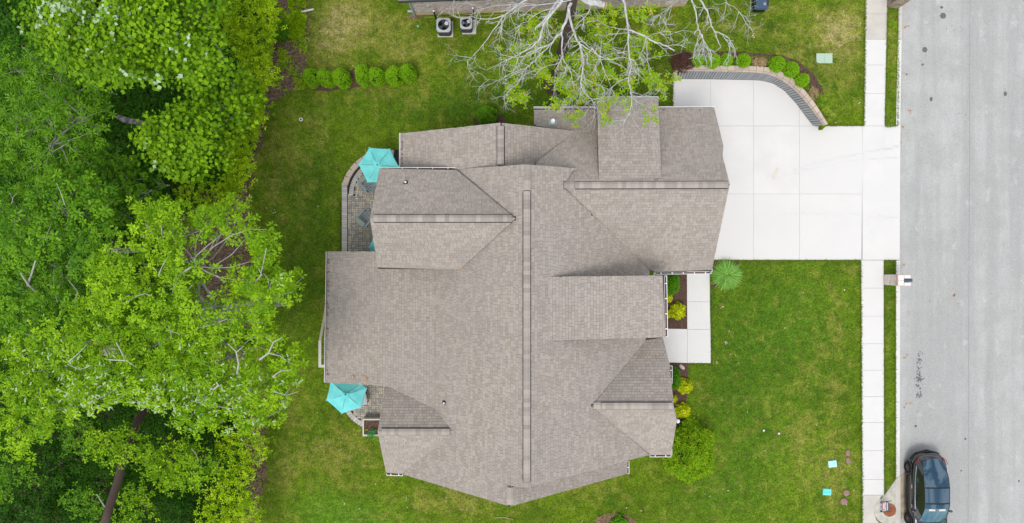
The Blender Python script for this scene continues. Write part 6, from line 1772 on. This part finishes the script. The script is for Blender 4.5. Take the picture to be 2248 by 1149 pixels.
mb = MB(); p = dw(1330, 12, 11.6); mb.lathe([(.14, 0), (.13, .02), (.01, .025)], 14); o = mb.build('sawn_end', M['cut_wood'], dt, p); o.rotation_euler = (0, math.radians(90), -.1)
# leafy sprigs on lower shoots
C = []; lf = MB()
SP = [(1180, 75, 55, 30, 46), (1150, 95, 30, 25, 22), (1290, 60, 60, 35, 40), (1330, 95, 60, 45, 60), (1400, 90, 60, 45, 50), (1310, 150, 60, 40, 75), (1240, 185, 45, 30, 55), (1290, 205, 50, 25, 55), (1190, 160, 45, 30, 40), (1120, 140, 35, 20, 26), (1130, 190, 25, 14, 18), (1152, 222, 14, 12, 14), (1120, 210, 14, 16, 12),
      (1380, 165, 60, 40, 60), (1440, 170, 35, 25, 24), (1455, 205, 15, 12, 6), (1350, 235, 40, 20, 22), (1270, 250, 30, 14, 14), (1420, 250, 10, 18, 8), (1330, 262, 14, 8, 7), (1230, 232, 20, 10, 10), (1300, 20, 60, 15, 22), (1400, 30, 50, 20, 22), (1460, 60, 20, 20, 5), (1260, 130, 40, 30, 34), (1170, 60, 20, 20, 10), (1210, 40, 20, 15, 6)]
for cx_, cy_, sx, sy, n in SP:
    for _ in range(int(n * .38)):
        z = random.uniform(4.8, 8.4); x_, y_ = random.gauss(cx_, sx * .5), random.gauss(cy_, sy * .5)
        p = dw(x_, y_, z); m_ = random.randint(3, 7); d = Vector((random.gauss(0, 1), random.gauss(0, 1), .2)).normalized()
        st_ = p - d * .35; lf.tube([st_, p, p + d * .3], [.01, .007, .003], 4, cap=False)
        for q in range(m_): c = p + d * random.uniform(-.15, .35) + Vector((random.gauss(0, .09), random.gauss(0, .09), random.gauss(0, .05))); C.append(tuple(c))
C = np.array(C); V, F, T = rosettes(C, .14, 4, 'oval', .5)
tag(link('leafy_sprigs', np_mesh('leafy_sprigs', V, F, M['leaf_dead'], T), dt), kind='stuff')
tag(lf.build('sprig_stems', M['bark_grey'], dt), kind='stuff')
V, F, T = rosettes(C[::19], .12, 3, 'oval', .5); tag(link('dead_leaves', np_mesh('dead_leaves', V + np.array([0, 0, .05]), F, M['leaf_litter'], T), dt), kind='stuff')
mb = MB(); p0_ = 0
for k_ in range(14):
    p = Vector((random.choice([1, 1, 1]) * 0, 0, 0))
    l = [(random.uniform(1180, 1440), random.uniform(50, 230))]; l.append((lerp(l[0][0], 1250, .4), lerp(l[0][1], 80, .4)))
    limb(mb, dw(*l[1], 7.5), dw(*l[0], 6.3), .035, .012, .15, 5, 5)
tag(mb.build('lower_shoots', M['bark_grey'], dt, None, True), kind='stuff')

# ------------------------------------------------------------------ grass blades over the lawn and along every hard edge
def blades(X, Y, Zf, h, w, name, tonef=None):
    n = len(X); a = rng.uniform(0, 2 * math.pi, n); ln = rng.uniform(.3, 1.0, n) * h; lean = rng.uniform(.3, 1.0, n)
    dx, dy = np.cos(a), np.sin(a); b = rng.uniform(.6, 1.3, n) * w
    P0 = np.stack([X - dy * b, Y + dx * b, Zf], -1); P1 = np.stack([X + dy * b, Y - dx * b, Zf], -1)
    P2 = np.stack([X + dx * ln * lean, Y + dy * ln * lean, Zf + ln * np.sqrt(np.maximum(0.05, 1 - lean ** 2 * .9))], -1)
    V = np.stack([P0, P1, P2], 1).reshape(-1, 3)
    return tag(link(name, np_mesh(name, V, np.arange(3 * n).reshape(n, 3), M['grass'], rng.random(n))), kind='stuff')
N = 330000
X = rng.uniform(-14.5, 20.9, N); Y = rng.uniform(-14.6, 14.6, N)
px_, py_ = X * K + CX, CY - Y * K
ok = np.ones(N, bool)
for h in ([(1478, 140), (1690, 140), (1800, 220), (1825, 277), (1990, 277), (1990, 571), (1478, 571)], [(1896, -50), (1948, -50), (1942, 280), (1896, 280)], [(1889, 570), (1942, 570), (1941, 1200), (1892, 1200)],
          [(1450, 565), (1560, 565), (1561, 799), (1450, 799)], [(910, -60), (1510, -60), (1510, 20), (913, 34)], [(880, 300), (1560, 260), (1560, 570), (1430, 960), (1120, 1040), (880, 1000), (850, 560)],
          [(748, 440), (760, 380), (800, 340), (850, 328), (900, 328), (900, 575), (748, 575)], [(1920, 1085), (1966, 1052), (1966, 1200), (1900, 1200)], [(1512, 796), (1512, 925), (1468, 940), (1468, 796)], [(755, 845), (845, 845), (845, 955), (790, 940), (760, 910)]):
    ok &= ~inpoly(px_, py_, h)
ex_ = np.interp(py_, edge_y, edge_x); ok &= (px_ > ex_ + rng.normal(0, 8, N))
ok &= ~((np.abs(px_ - 800) < 115) & (np.abs(py_ - 178) < 22) & (rng.random(N) < .8))
ok &= px_ < 1965.5
X, Y = X[ok], Y[ok]
Z = np.zeros(len(X)); hi = (X > 6) & (Y > 6.5)
Z[hi] = [terr(a, b) for a, b in zip(X[hi], Y[hi])]
Z -= .004
blades(X, Y, Z, .07, .010, 'lawn_grass')
ex_l = []
for a, b, n in (((1896, 276), (1900, -40), 900), ((1943, 276), (1949, -40), 900), ((1970.5, 276), (1971.5, -40), 500), ((1889, 573), (1892, 1180), 1600), ((1942, 573), (1942, 1085), 1400), ((1964.5, 573), (1964.5, 1050), 900), ((1562, 600), (1562, 798), 500), ((1562, 573), (1889, 573), 900),
                ((1790, 276), (1896, 276), 300), ((1944, 279), (1971, 276), 90), ((1942, 574), (1966, 574), 90), ((1477, 176), (1475, 276), 350), ((1512, 799), (1561, 799), 150), ((747, 440), (747, 552), 350)):
    n = int(n * 1.7); t = rng.random(n); ex_l.append(np.stack([a[0] + (b[0] - a[0]) * t + rng.normal(0, 1.1, n), a[1] + (b[1] - a[1]) * t + rng.normal(0, 1.1, n)], -1))
E = np.concatenate(ex_l); X = (E[:, 0] - CX) / K; Y = (CY - E[:, 1]) / K
blades(X, Y, np.full(len(X), .03), .12, .011, 'edge_grass')
